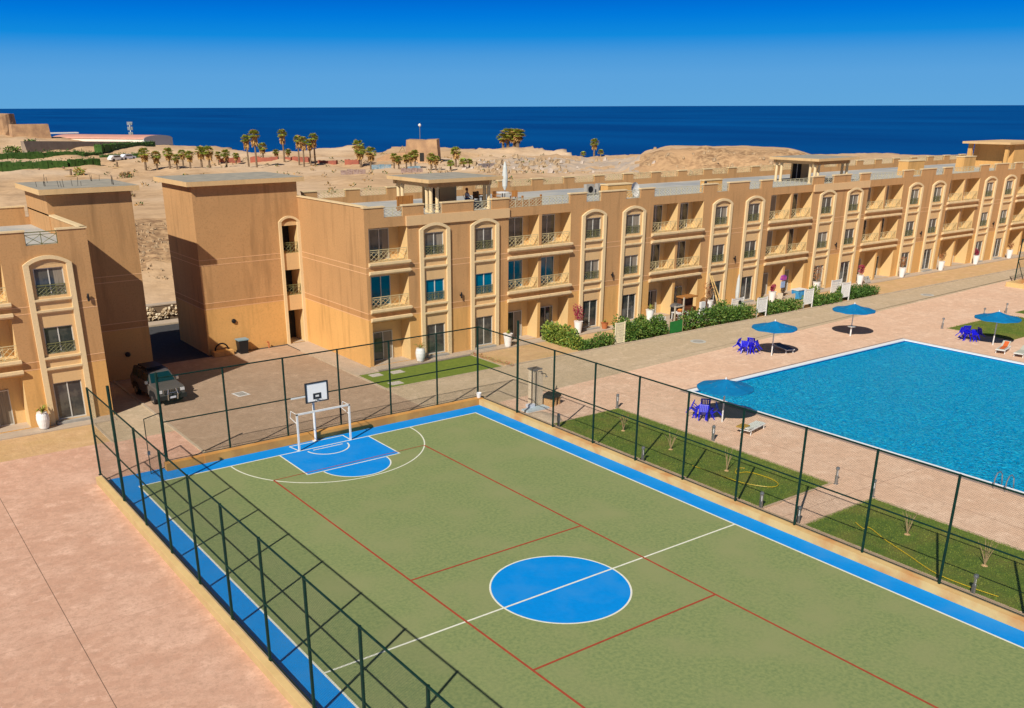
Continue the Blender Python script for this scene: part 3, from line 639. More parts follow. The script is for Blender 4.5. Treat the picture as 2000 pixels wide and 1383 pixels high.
def building(name,label,x0,x1,arches,bays,fy,depth,group,glassf,lamps):
    root=thing(name,label,'apartment building',(x0,fy,0),0,group)
    holes=[];panels=[]
    for a in arches:
        panels.append((a+.3,a+2.26,0,9.279))
        for za,zb in WZ: holes.append((a+.5,a+2.08,za,zb,.2,PANEL,DARKIN))
    for a,w_ in bays:
        for za,zb in BZ: holes.append((a,a+w_,za,zb,1.24,RECESS,RECESS))
    L=x1-x0; b=MB()
    wall_grid(b,0,L,-.1,10.3,holes,panels,lambda x,z,d:(x,d,z),1)
    # left end, right end and rear walls with colour zones
    for za,zb in ((-.1,3.44),(3.44,3.87),(3.87,11.05)):
        m=zone((za+zb)/2)
        b.poly([(0,0,za),(0,0,zb),(0,depth,zb),(0,depth,za)],m); b.poly([(L,0,za),(L,depth,za),(L,depth,zb),(L,0,zb)],m)
    for za,zb in ((-.1,3.44),(3.44,3.87),(3.87,10.5)):
        m=zone((za+zb)/2); b.poly([(0,depth,za),(0,depth,zb),(L,depth,zb),(L,depth,za)],m)
    b.build('wall',root,fix=False)
    b=MB(); b.poly([(.02,.02,10.0),(L-.02,.02,10.0),(L-.02,depth-.02,10.0),(.02,depth-.02,10.0)],ROOFM); b.build('roof',root)
    # inner faces of the parapets: thickness
    b=MB(); 
    b.box(.003,.25,.003,depth-.25,9.95,11.049,UPPER); b.box(L-.25,L-.001,.25,depth-.25,9.95,11.05,UPPER)
    b.box(.001,L-.001,.002,.25,9.95,10.299,UPPER); b.box(.001,L-.001,depth-.25,depth-.002,9.95,10.5,UPPER)
    b.box(-.06,.3,-.02,depth,11.051,11.14,CREAM); b.box(L-.3,L+.06,-.02,depth,11.051,11.14,CREAM)
    b.build('parapet',root)
    for a in arches:
        mobj('window_surround',AM,root,(a,0,0))
        for i,(za,zb) in enumerate(WZ):
            window_parts('window' if i<2 else 'glass_door',1.58,zb-za,glassf(a,i),root,(a+.5,.12,za),curtain=rnd.choice((0,0,1,0,2)) if glassf(a,i) is GLASS else 0)
            if i<2:
                mobj('window_railing',RM_WIN,root,(a+.5,.03,za)); mobj('window_sill',CM_W,root,(a+.29,0,za-.34)); mobj('cornice',CM_W,root,(a+.29,0,za-.34-.62))
        b=MB(); b.box(a+.35,a+2.2,-.3,.1,.0,.2,GREYC); b.build('door_step',root)
    for a,w_ in bays:
        for i,(za,zb) in enumerate(BZ):
            o=window_parts('balcony_door',1.6,2.1,glassf(a,i),root,(a+.64,1.19,za),curtain=rnd.choice((0,0,1,2)) if glassf(a,i) is GLASS else 0)
            if i<2:
                r_=mobj('balcony_railing',RM_BAL,root,(a,.06,za)); r_.scale=(w_/2.86,1,1)
                c=mobj('window_sill',CM_B,root,(a-.1,0,za-.28)); c.scale=(w_/2.9,1,1)
                c=mobj('cornice',CM_B,root,(a-.1,0,za-.87)); c.scale=(w_/2.9,1,1)
    # score lines between openings
    b=MB(); segs=[0]; 
    for a in arches: segs+= [a,a+2.56]
    segs.append(L)
    for s0,s1 in zip(segs[::2],segs[1::2]):
        for z in (3.44,3.87,6.62,7.01): b=MB(); b.box(s0+.001,s1-.001,-.012,.001,z-.02,z+.02,LINEM); b.build('score_line',root)
    for z in (3.44,3.87,6.62,7.01): b=MB(); b.box(-.012,.001,.001,depth,z-.02,z+.02,LINEM); b.build('score_line',root)
    for lx,lz in lamps: mobj('wall_lamp',LAMPW,root,(lx,0,lz))
    return root
def merlon(pr,xa,xb,y0=0,y1=.25,z0=10.3,z1=10.98,cap=True):
    b=MB()
    b.box(xa,xb,y0+.001,y1,z0,z1,UPPER)
    b.build('merlon',pr)
    c=MB(); c.box(xa-.05,xb+.05,y0-.05,y1+.05,z1,z1+.09,CREAM); c.build('merlon_cap',pr)
NM=7
arches=[];bays=[(.29,3.06)]
for k in range(NM):
    arches+=[4.3+P*k,8.67+P*k]; bays+=[(12.2+P*k,2.9),(15.38+P*k,2.9)]
def gf(a,i):
    if i==1 and (a<20 and (4<a<16 or a<1)): return GLASSB
    return GLASS
main=building('apartment_building','long three storey tan apartment building facing the path and pool, with cream arched window surrounds','',0,[],[],0,0,None,None,[]) if False else building('apartment_building','long three storey tan apartment building facing the pool, with paired balconies and arched window columns',14.5,14.5+P*NM+3.3,arches,bays,FY,13.7,'tan apartment buildings',gf,[(7.77+P*k,4.35) for k in range(NM)])
ML=P*NM+3.3
merlon(main,0.004,1.55)
for k in range(NM):
    o=P*k
    merlon(main,3.05+o,4.75+o); merlon(main,6.3+o,9.0+o); merlon(main,10.65+o,12.2+o)
    for ra in (4.78+o,9.08+o): r_=mobj('roof_railing',RM_SM,main,(ra,.1,10.3)); r_.scale=(1.0,1,1)
    mobj('roof_railing',RM_BIG,main,(12.25+o,.1,10.3))
    if k in (0,3,6): bb=MB(); bb.box(3.25+o,12.2+o,-.13,.0,9.64,10.305,SANDBAND); bb.build('cornice_band',main)
mobj('roof_railing',RM_SM,main,(1.55,.1,10.3))
k=0; x=1.9
while x<ML-2:
    merlon(main,x,x+1.3,13.45,13.7,10.5,11.05); mobj('roof_railing',RM_REAR,main,(x+1.32,13.55,10.5)); x+=3.85

# stair tower joined by a narrow stair bay
def tower(parent_name,x0,x1,y0,y1,ztop,label,group,vent,mirror=False):
    pass
b=MB()
TX0,TX1,TY0,TY1=6.45-14.5,12.8-14.5,26.4-FY,32.8-FY
for za,zb in ((-.1,3.44),(3.44,3.87),(3.87,12.2)):
    m=zone((za+zb)/2) 
    b.poly([(TX0,TY0,za),(TX1,TY0,za),(TX1,TY0,zb),(TX0,TY0,zb)],m); b.poly([(TX0,TY1,za),(TX0,TY0,za),(TX0,TY0,zb),(TX0,TY1,zb)],m)
    b.poly([(TX1,TY1,za),(TX0,TY1,za),(TX0,TY1,zb),(TX1,TY1,zb)],m); b.poly([(TX1+1.7,TY1,za),(TX1,TY1,za),(TX1,TY1,zb),(TX1+1.7,TY1,zb)],m)
hl=[(TX1+.2,TX1+1.5,.05,2.6,1.6,RECESS,DARKIN),(TX1+.2,TX1+1.5,3.75,5.7,1.6,RECESS,DARKIN),(TX1+.2,TX1+1.5,6.95,9.0,1.6,RECESS,DARKIN)]
wall_grid(b,TX1,TX1+1.7,-.1,12.2,hl,[(TX1+.1,TX1+1.6,0,9.25)],lambda x,z,d:(x,TY0+d,z),1)
b.poly([(TX1+1.7,TY0,10),(TX1+1.7,TY1,10),(TX1+1.7,TY1,12.2),(TX1+1.7,TY0,12.2)],UPPER)
b.build('stair_tower',main,fix=False)
b=MB(); slab_roof_tower(b,TX0,TX1+1.7,TY0,TY1,12.5); b.build('tower_roof',main)
b=MB()
for z in (3.44,3.87,6.62,7.01): b=MB(); b.prism([(TX0-.012,TY1),(TX0-.012,TY0-.012),(TX1-.02,TY0-.012),(TX1-.02,TY0),(TX0,TY0),(TX0,TY1)],'z',z-.02,z+.02,LINEM); b.build('score_line',main)
b=MB(); x0=TX1-.02
b.box(x0,x0+.22,TY0-.14,TY0+.01,0,9.3,CREAM); b.box(x0+1.5,x0+1.72,TY0-.14,TY0+.01,0,9.3,CREAM)
n=10
for k in range(n):
    def q(hc,sg,k): r_=(hc*hc+sg*sg)/(2*sg); a=math.asin(hc/r_); th=-a+2*a*k/n; return (x0+.86+r_*math.sin(th),r_*math.cos(th)-(r_-sg))
    o0=q(.86,.42,k);o1=q(.86,.42,k+1);i0=q(.64,.28,k);i1=q(.64,.28,k+1)
    b.prism([(o0[0],9.3+o0[1]),(o1[0],9.3+o1[1]),(i1[0],9.28+i1[1]),(i0[0],9.28+i0[1])],'y',TY0-.14,TY0+.01,CREAM)
b.build('window_surround',main)
RS=railing_mesh(1.3,.8,2,RAILO)
for z in (6.95,3.75): mobj('stair_railing',RS,main,(TX1+.2,TY0+.06,z))
for (vx,vz) in ((8.6-14.5,2.35),): 
    b=MB(); b.lathe([(.17,0),(.17,.1),(.1,.14)],BLACK,(0,0,0),14); o=b.build('vent_grille',main,(vx,TY0,vz)); o.rotation_euler=(R(90),0,0)

# left building
lb=building('apartment_building','tan apartment building at the left edge with one arched window column in view',-18.9,-3.45,[11.83,],[(4.7,2.9),(7.9,2.9)],15.73,14.0,'tan apartment buildings',lambda a,i:GLASS,[(14.98,7.2)])
L=15.45
merlon(lb,13.9,L-.004,0,.25,10.3,11.05); merlon(lb,4.0,12.2,0,.25,10.3,11.05); merlon(lb,0.004,2,0,.25,10.3,11.05); merlon(lb,13.2,14.9,13.75,14.0,10.5,11.15)
r_=mobj('roof_railing',railing_mesh(1.5,.66,2,RAILO,simple=True),lb,(12.22,.1,10.3)); r_.scale=(1.1,1,1.1)
lb_in=MB()
b=MB(); X0_,X1_,Y0_,Y1_=-3.75+18.9,1.45+18.9,23.4-15.73,29.7-15.73
for za,zb in ((-.1,3.44),(3.44,3.87),(3.87,12.3)):
    m=zone((za+zb)/2)
    b.poly([(X0_,Y0_,za),(X1_,Y0_,za),(X1_,Y0_,zb),(X0_,Y0_,zb)],m); b.poly([(X0_,Y1_,za),(X0_,Y0_,za),(X0_,Y0_,zb),(X0_,Y1_,zb)],m)
    b.poly([(X1_,Y0_,za),(X1_,Y1_,za),(X1_,Y1_,zb),(X1_,Y0_,zb)],m); b.poly([(X1_,Y1_,za),(X0_,Y1_,za),(X0_,Y1_,zb),(X1_,Y1_,zb)],m)
b.build('stair_tower',lb,fix=False)
b=MB(); slab_roof_tower(b,X0_,X1_,Y0_,Y1_,12.68); b.build('tower_roof',lb)
b=MB()
for z in (3.44,3.87,6.62,7.01): b=MB(); b.box(X0_,X1_,Y0_-.012,Y0_,z-.02,z+.02,LINEM); b.build('score_line',lb)
for cx_,cy_,n_ in ((X0_+.3,Y0_+2.2,4),(X0_+1.0,Y0_+.8,3),(X0_+1.2,Y1_-1.0,3),(X1_-.8,Y1_-1.2,4),(X1_-.5,Y0_+.9,4),(X0_+2.2,Y0_+1.4,3)):
    for k in range(n_):
        x=cx_+rnd.uniform(-.35,.35); y=cy_+rnd.uniform(-.3,.3); h=rnd.uniform(.2,.6); b=MB(); b.tube((x,y,12.68),(x+rnd.uniform(-.06,.06),y,12.68+h),.014,DARKIN,5); b.build('rebar_stub',lb)
b=MB(); b.lathe([(.17,0),(.17,.1),(.1,.14)],BLACK,(0,0,0),14); o=b.build('vent_grille',lb,(-.2+18.9,Y0_,1.7)); o.rotation_euler=(R(90),0,0)

# roof pavilions of the long building
def pavilion(ox,lab=None):
    o=bpy.data.objects.new('roof_pavilion',None); COL.objects.link(o); o.parent=main; o.location=(ox,0,10.0)
    b=MB(); b.box(-.1,6.6,2.2,8.2,2.18,2.42,PANEL); b.box(.02,6.28,2.32,8.18,2.42,2.435,SLABM); b.box(.45,6.0,2.9,3.15,1.8,2.18,UPPER); b.box(.45,.7,3.15,7.7,1.85,2.18,PANEL); b.box(.3,6.0,7.7,7.95,1.85,2.18,PANEL); b.box(5.75,6.0,2.85,7.7,1.85,2.18,PANEL); b.build('canopy',o)
    for cx_,cy_ in ((.6,3.05),(.6,3.6),(.6,7.1),(.6,7.7),(5.85,3.05),(5.85,3.6),(5.85,7.7),(1.15,3.05)):
        b=MB(); b.lathe([(.17,0),(.17,.1),(.135,.14),(.135,1.68),(.17,1.72),(.17,1.85)],CREAM,(cx_,cy_,0),12); b.build('column',o)
    b=MB(); b.box(2.6,5.6,7.3,7.45,0,2.15,RECESS); b.box(2.7,4.1,7.27,7.3,0,2.0,DARKIN); b.box(3.35,3.45,7.25,7.27,0,2.0,FRAMEM); b.build('back_wall',o)
    return o
pavilion(6.7); pavilion(6.7+45.3)
o=bpy.data.objects.new('roof_room',None); COL.objects.link(o); o.parent=main; o.location=(89.6,0,10.0)
b=MB(); b.box(-.5,9,2.6,8.5,2.85,3.1,PANEL); b.build('canopy',o)
b=MB(); b.box(1.6,8.6,3.0,8.0,0,2.85,LOWER); b.box(.1,.45,3.0,3.4,0,2.85,LOWER); b.box(.1,.45,7.5,8.0,0,2.85,LOWER); b.build('room_wall',o)
for xx,yy,wd,dp,hh in ((25.2,3.4,2.9,.9,1.1),(36.6,3.0,2.4,.5,1.0),(70.5,4,3.2,1.2,1.5),(92-10,4,2.5,1,1.6)):
    b=MB(); b.box(xx,xx+wd,yy,yy+dp,10.0,10.0+hh,LOWER); b.box(xx-.05,xx+wd+.05,yy-.05,yy+dp+.05,10.0+hh,10.08+hh,CREAM); b.build('roof_partition',main)

# ------------------------------------------------------------------ plants
def rv(): 
    while True:
        v=Vector((rnd.uniform(-1,1),rnd.uniform(-1,1),rnd.uniform(-1,1)))
        if .05<v.length<1: return v.normalized()
def leaf_cloud(b,blobs,n,size,mats,flat=.5):
    """blobs: (cx,cy,cz,rx,ry,rz)"""
    for i in range(n):
        c=blobs[rnd.randrange(len(blobs))]; v=rv(); rr=rnd.random()**.35
        p=Vector((c[0]+v.x*c[3]*rr,c[1]+v.y*c[4]*rr,max(.03,c[2]+v.z*c[5]*rr)))
        d=(v+rv()*.8+Vector((0,0,.3))).normalized(); b.leaf(p,d,size*rnd.uniform(.6,1.4),size*rnd.uniform(.4,.8),mats[rnd.randrange(len(mats))])
LEAF2=M('leaf_olive',(0.17,0.25,0.04),(0.23,0.30,0.06),scale=2,rough=.6)
def hedge(x0,y0,x1,y1,h,wd,label,mats=(LEAF,LEAF,LEAFD,LEAF2),wild=.4,dens=750,size=.15):
    L=math.hypot(x1-x0,y1-y0); root=thing('hedge',label,'hedge',((x0+x1)/2,(y0+y1)/2,0),math.atan2(y1-y0,x1-x0),'garden hedges along the path')
    b=MB(); blobs=[]; k=int(L/.45)+1
    for i in range(k):
        for j in range(max(1,int(wd/.7))):
            hh=h*rnd.uniform(1-wild,1+wild*.4); blobs.append((-L/2+(i+.5)*L/k+rnd.uniform(-.1,.1),-wd/2+.35+j*.7 if wd>.8 else 0,hh*.5,.42,min(.45,wd*.5),hh*.55))
    leaf_cloud(b,blobs,int(L*wd*h*dens),size,mats)
    b.build('foliage',root,fix=False)
    b=MB()
    for i in range(int(L*2.5)):
        x=rnd.uniform(-L/2,L/2); y=rnd.uniform(-wd*.3,wd*.3); b.tube((x,y,0),(x+rnd.uniform(-.15,.15),y,h*.7),.012,TRUNKM,4)
    b.build('stems',root); root['kind_note']=''
    del root['kind_note']; return root
hedge(30.15,15.4,30.15,11.6,1.35,1.1,'loose pale green bush hedge beside the orange pot, running from the facade to the path',(LEAF2,LEAF2,LEAF,PALMG),wild=.4,size=.2)
hedge(29.9,11.35,33.2,11.35,1.0,.95,'dense dark green clipped hedge left of the cream lattice gate')
hedge(34.3,11.6,39.0,11.6,1.45,1.3,'tall loose hedge right of the cream lattice gate',(LEAF2,LEAF,LEAF,LEAFD),wild=.35,size=.16)
hedge(41.0,11.5,46.0,11.4,1.5,1.0,'reedy dark hedge right of the green screen panel',(LEAFD,LEAF,LEAFD,LEAF2),wild=.3,size=.2,dens=330)
hedge(46.2,11.6,49.9,11.7,1.15,1.5,'round bright green hedge left of the first white gate',(LEAF,LEAF,LEAF2,LEAFD))
hedge(51.6,11.6,56.3,11.6,.95,1.4,'dark green hedge between the first and second white gates')
hedge(58.1,11.5,62.1,11.5,.95,1.3,'low green hedge between the second and third white gates')
hedge(63.6,11.7,68.4,11.9,.9,1.5,'last green hedge on the right, ending beside bare sand',(LEAF,LEAFD,LEAFD))
# gates and white panels in the gardens
def panel_gate(loc,w_,h,leg,m,label,lattice=True,rot=0,name='garden_gate'):
    g=thing(name,label,'gate' if name=='garden_gate' else 'screen',loc,rot)
    for s in (-1,1):
        b=MB(); b.box(s*w_/2-.04,s*w_/2+.04,-.04,.04,0,h,m); b.build('gate_post',g)
    b=MB(); z=leg
    b.box(-w_/2+.04,w_/2-.04,-.03,.03,h-.14,h-.05,m); b.box(-w_/2+.04,w_/2-.04,-.03,.03,z,z+.08,m)
    n=int((w_-.1)/.12)
    for k in range(n): x=-w_/2+.07+k*(w_-.14)/max(1,n-1); b.box(x-.04,x+.04,-.015,.015,z+.08,h-.14,m)
    if lattice:
        for k in range(int((h-z)/.22)): b.box(-w_/2+.04,w_/2-.04,-.022,-.016,z+.15+k*.22,z+.18+k*.22,m)
    b.build('gate_panel',g); return g
CREAMW=M('cream_paint',(0.78,0.70,0.48),rough=.6)
WHITEB=M('bluish_white',(0.72,0.76,0.84),(0.66,0.70,0.78),scale=3,rough=.5)
panel_gate((33.75,10.98,0),.95,1.75,.1,CREAMW,'cream lattice garden gate between two green hedges')
panel_gate((50.7,11.05,0),1.25,1.75,.45,WHITE,'white slatted garden gate nearest the closed parasol',False)
panel_gate((57.2,11.05,0),1.25,1.8,.4,WHITE,'white slatted garden gate in the middle of the three',False)
panel_gate((62.8,11.05,0),1.2,1.8,.4,WHITE,'white slatted garden gate farthest from the court',False)
panel_gate((50.9,13.9,0),1.5,1.25,.1,WHITE,'white decorated screen standing against the facade beside leaning timber',True,name='garden_screen')
panel_gate((65.7,14.1,0),1.5,1.35,.1,WHITE,'white decorated screen near the facade at the last hedge',True,name='garden_screen')
gs=thing('green_screen','plain green fabric fence panel filling a gap in the hedge','fence',(40.0,11.0,0)); GSM=M('green_fabric',(0.02,0.20,0.035),(0.015,0.15,0.03),scale=2,rough=.8)
b=MB(); b.box(-.75,.75,-.01,.01,.08,1.05,GSM); b.build('panel',gs)
for s in (-.77,.77): 
    b=MB(); b.tube((s,0,0),(s,0,1.15),.025,DRY,6); b.build('post',gs)
tf=thing('artificial_turf','small rectangle of artificial turf behind the green screen panel','turf',(40.6,13.2,0)); b=MB(); b.box(-1.6,1.6,-1.3,1.3,0,.03,M('turf_green',(0.03,0.22,0.03),rough=.9)); b.build('turf_mat',tf)
tp=thing('garden_patio','low beige tiled patio in front of the furnished ground floor flat','patio',(44.6,14.1,0)); b=MB(); b.box(-4.2,4.0,-1.9,1.9,0,.1,WALKM); b.build('slab',tp)

# potted plants
def pot_plant(loc,label,prof,potm,kind,h=1.0,group=None,name='potted_plant'):
    t=thing(name,label,'potted plant',loc,rnd.uniform(0,6),group)
    b=MB(); b.lathe(prof,potm,n=20); z=prof[-1][1]; b.lathe([(prof[-1][0]*.8,z-.03),(prof[-1][0]*.8,z-.02)],TRUNKM,n=12); b.build('pot',t,smooth=False)
    b=MB()
    if kind=='spiky':
        for i in range(26):
            v=rv(); v.z=abs(v.z)+.45; v.normalize(); p=Vector((0,0,z)); l=h*rnd.uniform(.5,1)
            q=p+v*l*.6; e=q+(v+Vector((0,0,-.8))).normalized()*l*.45; s_=v.cross(Vector((0,0,1))).normalized()*.03
            m=(PALMG,SKIRT,LEAF2)[i%3]; b.poly([p-s_,p+s_,q+s_,q-s_],m); b.poly([q-s_,q+s_,e],m)
    else:
        m=MAG if kind=='magenta' else ORLEAF
        for i in range(7):
            a=rnd.uniform(0,2*PI); e=Vector((math.cos(a)*.22*h,math.sin(a)*.22*h,z+h*rnd.uniform(.5,1))); b.tube((0,0,z-.05),e,.015,DRY,4)
            leaf_cloud(b,[(e.x,e.y,e.z,.16*h,.16*h,.2*h),(e.x*.6,e.y*.6,(e.z+z)/2,.13*h,.13*h,.2*h)],70 if kind=='magenta' else 38,.11,[m])
    b.build('plant',t,fix=False); return t
OVAL=[(.17,0),(.26,.08),(.33,.35),(.36,.62),(.33,.86),(.27,.98),(.29,1.0)]
TAPER=[(.22,0),(.24,.05),(.36,.98),(.38,1.0)]
pot_plant((-7.5,15.2,.06),'white rounded pot with a spiky palm below the arched windows of the left building',OVAL,POTM,'spiky',.75)
pot_plant((18.2,15.35,.08),'white rounded pot with dry spiky plant beside the lawn strip',OVAL,POTM,'spiky',.7)
pot_plant((26.1,15.3,.08),'white tapered pot with a small agave right of the lawn strip',TAPER,POTM,'spiky',.4)
pot_plant((33.4,15.5,.08),'white scalloped pot with tall magenta bougainvillea behind the dark clipped hedge',TAPER,POTM,'magenta',1.3)
pot_plant((36.3,15.5,.08),'terracotta pot with green plant right of the magenta bougainvillea',[(.2,0),(.3,.5),(.34,.52)],TERRA,'spiky',.4)
pot_plant((30.0,13.9,.0),'orange clay pot half hidden in the loose pale green hedge',[(.22,0),(.3,.55),(.33,.6)],TERRA,'spiky',.6)
pot_plant((41.3,15.3,.1),'white pot with bright green leaves left of the patio arch',TAPER,POTM,'spiky',.8)
pot_plant((48.6,15.2,.08),'white pot with a tall dry branching plant right of the wicker chair',TAPER,POTM,'dry',1.5)
pot_plant((56.6,14.6,.08),'white pot of red flowers behind the hedge near the beige chairs',TAPER,POTM,'magenta',.6)
pot_plant((64.2,15.3,.08),'white pot with reddish dry branches behind the middle white gate',TAPER,POTM,'dry',1.5)
pot_plant((71.3,15.2,.08),'white tapered pot with magenta plant just past the last hedge',TAPER,POTM,'magenta',.9)
pot_plant((79.0,15.3,.08),'white tapered pot with orange branches, second past the last hedge',TAPER,POTM,'dry',1.0)
pot_plant((86.6,15.3,.08),'white tapered pot with red branches, third past the last hedge',TAPER,POTM,'dry',.9)
pot_plant((93.9,15.3,.08),'white tapered pot with a red plant, fourth past the last hedge',TAPER,POTM,'magenta',.7)
pot_plant((101.5,15.3,.08),'white tapered pot with dry branches, farthest along the facade',TAPER,POTM,'dry',.8)

# small dry shrubs on the court-side lawns
def twig(loc,label,h,n=5,leafy=False):
    t=thing('young_tree',label,'young tree',loc); b=MB()
    b.tube((0,0,0),(0,0,.12),.03,DRY,5)
    for i in range(n):
        a=2*PI*i/n+rnd.uniform(-.4,.4); r_=rnd.uniform(.15,.38)*h; m_=Vector((math.cos(a)*r_*.4,math.sin(a)*r_*.4,h*.5)); e=Vector((math.cos(a)*r_,math.sin(a)*r_,h*rnd.uniform(.75,1.05)))
        b.tube((0,0,.05),m_,.022,DRY,5,.016); b.tube(m_,e,.016,DRY,4,.008)
        b.tube(m_,m_+Vector((rnd.uniform(-.15,.15),rnd.uniform(-.15,.15),.3*h)),.01,DRY,4,.005)
    b.build('branches',t)
    b=MB(); b.lathe([(.13,.0),(.09,.03),(.03,.04)],SANDM,n=10); b.build('soil_ring',t)
    if leafy: b=MB(); leaf_cloud(b,[(0,0,h*.7,.3,.3,.35)],60,.09,[ORLEAF,LEAF2]); b.build('leaves',t,fix=False)
twig((19.4,-4.6,.03),'bushy dry sapling on the first court-side lawn nearest its far end',1.0,6,True)
twig((19.3,-8.4,.03),'thin bare sapling in the middle of the first court-side lawn',1.1)
twig((19.3,-12.3,.03),'leaning bare forked sapling beside the coiled yellow hose',1.2)
twig((19.7,-22.0,.03),'forked bare sapling on the nearest lawn beside the straight yellow hose',1.2)
twig((19.5,-25.5,.03),'upright bare sapling on the nearest lawn close to a bollard',1.1,6)
def hose(label,pts):
    t=thing('garden_hose',label,'hose',(pts[0][0],pts[0][1],0.06)); b=MB(); P_=[Vector((x-pts[0][0],y-pts[0][1],0.02)) for x,y in pts]; out=[]
    for i in range(len(P_)-1):
        p0=P_[max(0,i-1)];p1=P_[i];p2=P_[i+1];p3=P_[min(len(P_)-1,i+2)]
        for k in range(6):
            u=k/6; out.append(.5*((2*p1)+(p2-p0)*u+(2*p0-5*p1+4*p2-p3)*u*u+(3*p1-p0-3*p2+p3)*u**3))
    out.append(P_[-1]); b.path(out,.02,M('yellow_hose',(0.62,0.45,0.015),rough=.4),5); b.build('hose_pipe',t)
hose('yellow garden hose looping on the lawn beside the court wall',[(18.3,-10.9),(18.4,-11.6),(18.45,-13.0),(18.6,-14.1),(19.2,-15.1),(19.8,-15.1),(20.1,-14.4),(19.95,-13.2),(19.3,-12.9),(19.9,-12.5),(20.2,-12.7)])
hose('yellow garden hose running straight across the nearest lawn towards a bollard',[(18.9,-20.0),(18.6,-20.6),(18.9,-20.7),(18.35,-21.8),(17.8,-23.2),(17.2,-24.7),(17.15,-26.0),(17.3,-27.2)])
fl=thing('flower_row','row of small red flowers along the right end of the bright lawn strip','flowers',(22.6,12.8,0))
RF=M('red_flower',(0.45,0.05,0.04),rough=.7)
for i in range(16):
    b=MB(); y=2.2-i*.29; x=rnd.uniform(-.12,.12)+.02*i; leaf_cloud(b,[(x,y,.1,.13,.13,.1)],26,.08,[ORLEAF,RF,LEAF2]); b.build('flower_clump',fl,fix=False)
for i,(x,y,w_,lb_) in enumerate(((13.8,14.15,.85,'pale square paving slab at the left corner of the bright lawn strip'),(15.4,14.0,.95,'pale square paving slab set in the lawn strip nearest the building'),(13.9,11.6,.9,'pale square paving slab set in the lawn strip nearest the path'))):
    t=thing('paving_slab',lb_,'paving slab',(x,y,.03)); b=MB(); b.box(-w_/2,w_/2,-.35,.35,0,.02,M('slab_pale',(0.55,0.50,0.44),rough=.9)); b.build('slab',t)

# ------------------------------------------------------------------ bollard lights
BL=['grey bollard light at the far corner of the court-side lawn','grey bollard light against the court wall on the far lawn','grey bollard light at the lawn edge left of the yellow sun lounger','grey bollard light at the near end of the far lawn, by the court wall','grey bollard light on the court side of the paved gap between the lawns','grey bollard light at the pool side corner of the far lawn','grey bollard light on the pool side of the paved gap','grey bollard light nearest the camera on the near lawn','grey bollard light at the corner of the lawn beyond the pool','grey bollard light behind the farthest blue parasol','grey bollard light between the two lawns at the right edge','short blue grey bollard light by the shower and sand heap']
BP=[(22.2,-1.1),(16.7,-8.9),(22.3,-8.7),(16.75,-16.5),(16.75,-18.55),(22.3,-16.6),(22.3,-18.6),(16.75,-26.5),(59.2,-.75),(66.0,-.6),(69.6,-.7),(16.75,-2.0)]
bl=thing('bollard_light',BL[0],'bollard light',(*BP[0],0),0,'grey bollard lights round the lawns')
b=MB(); b.box(-.1,.1,-.1,.1,0,.02,METAL); b.tube((0,0,0),(0,0,.45),.08,METAL,12); b.build('base',bl)
for s in (-1,1):
    b=MB(); b.box(s*.07-.02,s*.07+.02,-.03,.03,.45,.78,METAL); b.build('arm',bl)
b=MB(); b.lathe([(.09,.76),(.1,.8),(.085,.87),(.04,.9)],METAL,n=14); b.build('cap',bl)
b=MB(); b.tube((0,0,.45),(0,0,.76),.045,M('frosted_lamp',(0.65,0.66,0.66),rough=.3),10); b.build('lamp_tube',bl)
for p_,l_ in zip(BP[1:],BL[1:]): dup(bl,(*p_,0),rnd.uniform(-.3,.3),l_)

# ------------------------------------------------------------------ parasols
def parasol(loc,label,tilt=0):
    t=thing('beach_parasol',label,'parasol',loc,0,'blue parasols round the pool')
    b=MB(); b.tube((0,0,0),(0,0,2.05),.045,WHITE,10); b.tube((0,0,2.05),(0,0,2.55),.03,WHITE,8); b.build('pole',t)
    b=MB(); n=48; R_=1.62; rings=[(0.0,2.62),(.35,2.47),(.8,2.30),(1.25,2.19),(R_,2.12)]
    vs=[]
    for r_,z in rings:
        for k in range(n):
            a=2*PI*k/n; rib=math.cos(8*a)*.018*(r_/R_); vs.append((r_*math.cos(a),r_*math.sin(a),z+rib))
    i=len(b.v); b.v+=vs
    for j in range(len(rings)-1):
        for k in range(n): b.f.append((i+j*n+k,i+j*n+(k+1)%n,i+(j+1)*n+(k+1)%n,i+(j+1)*n+k)); b.m.append(b.mi(TEAL))
    for k in range(n):
        a=vs[(len(rings)-1)*n+k]; c=vs[(len(rings)-1)*n+(k+1)%n]; b.poly([a,c,(c[0],c[1],c[2]-.07),(a[0],a[1],a[2]-.07)],TEAL)
    cn=b.build('canopy',t,fix=False,rot=0); 
    for k in range(8):
        a=2*PI*k/8; b=MB(); b.tube((.1*math.cos(a),.1*math.sin(a),2.5),(1.58*math.cos(a),1.58*math.sin(a),2.09),.012,METAL,4); b.build('rib',t)
    b=MB(); b.lathe([(.05,2.55),(.06,2.62),(.03,2.7),(.01,2.72)],WHITE,n=10); b.build('finial',t)
    return t
p1=parasol((25.3,-6.75,0),'blue parasol at the near left corner of the pool')
def side_table(loc,label,h=.75):
    t=thing('parasol_table',label,'table',loc,0); b=MB(); b.lathe([(.32,h-.03),(.33,h)],WHITE,n=20); b.build('table_top',t)
    b=MB(); b.tube((.0,0,.0),(0,0,h-.03),.06,WHITE,8); b.build('leg',t)
p2=dup(p1,(40.4,1.7,0),.3,'blue parasol beside the blue sun lounger near the path'); p3=dup(p1,(50.7,2.1,0),.7,'blue parasol standing alone over a small round white table'); p4=dup(p1,(56.9,-6.2,0),1.1,'blue parasol beyond the pool beside the lawn and grey loungers')
side_table((50.7,2.1,0),'small round white table clamped round the lone parasol pole',.8)

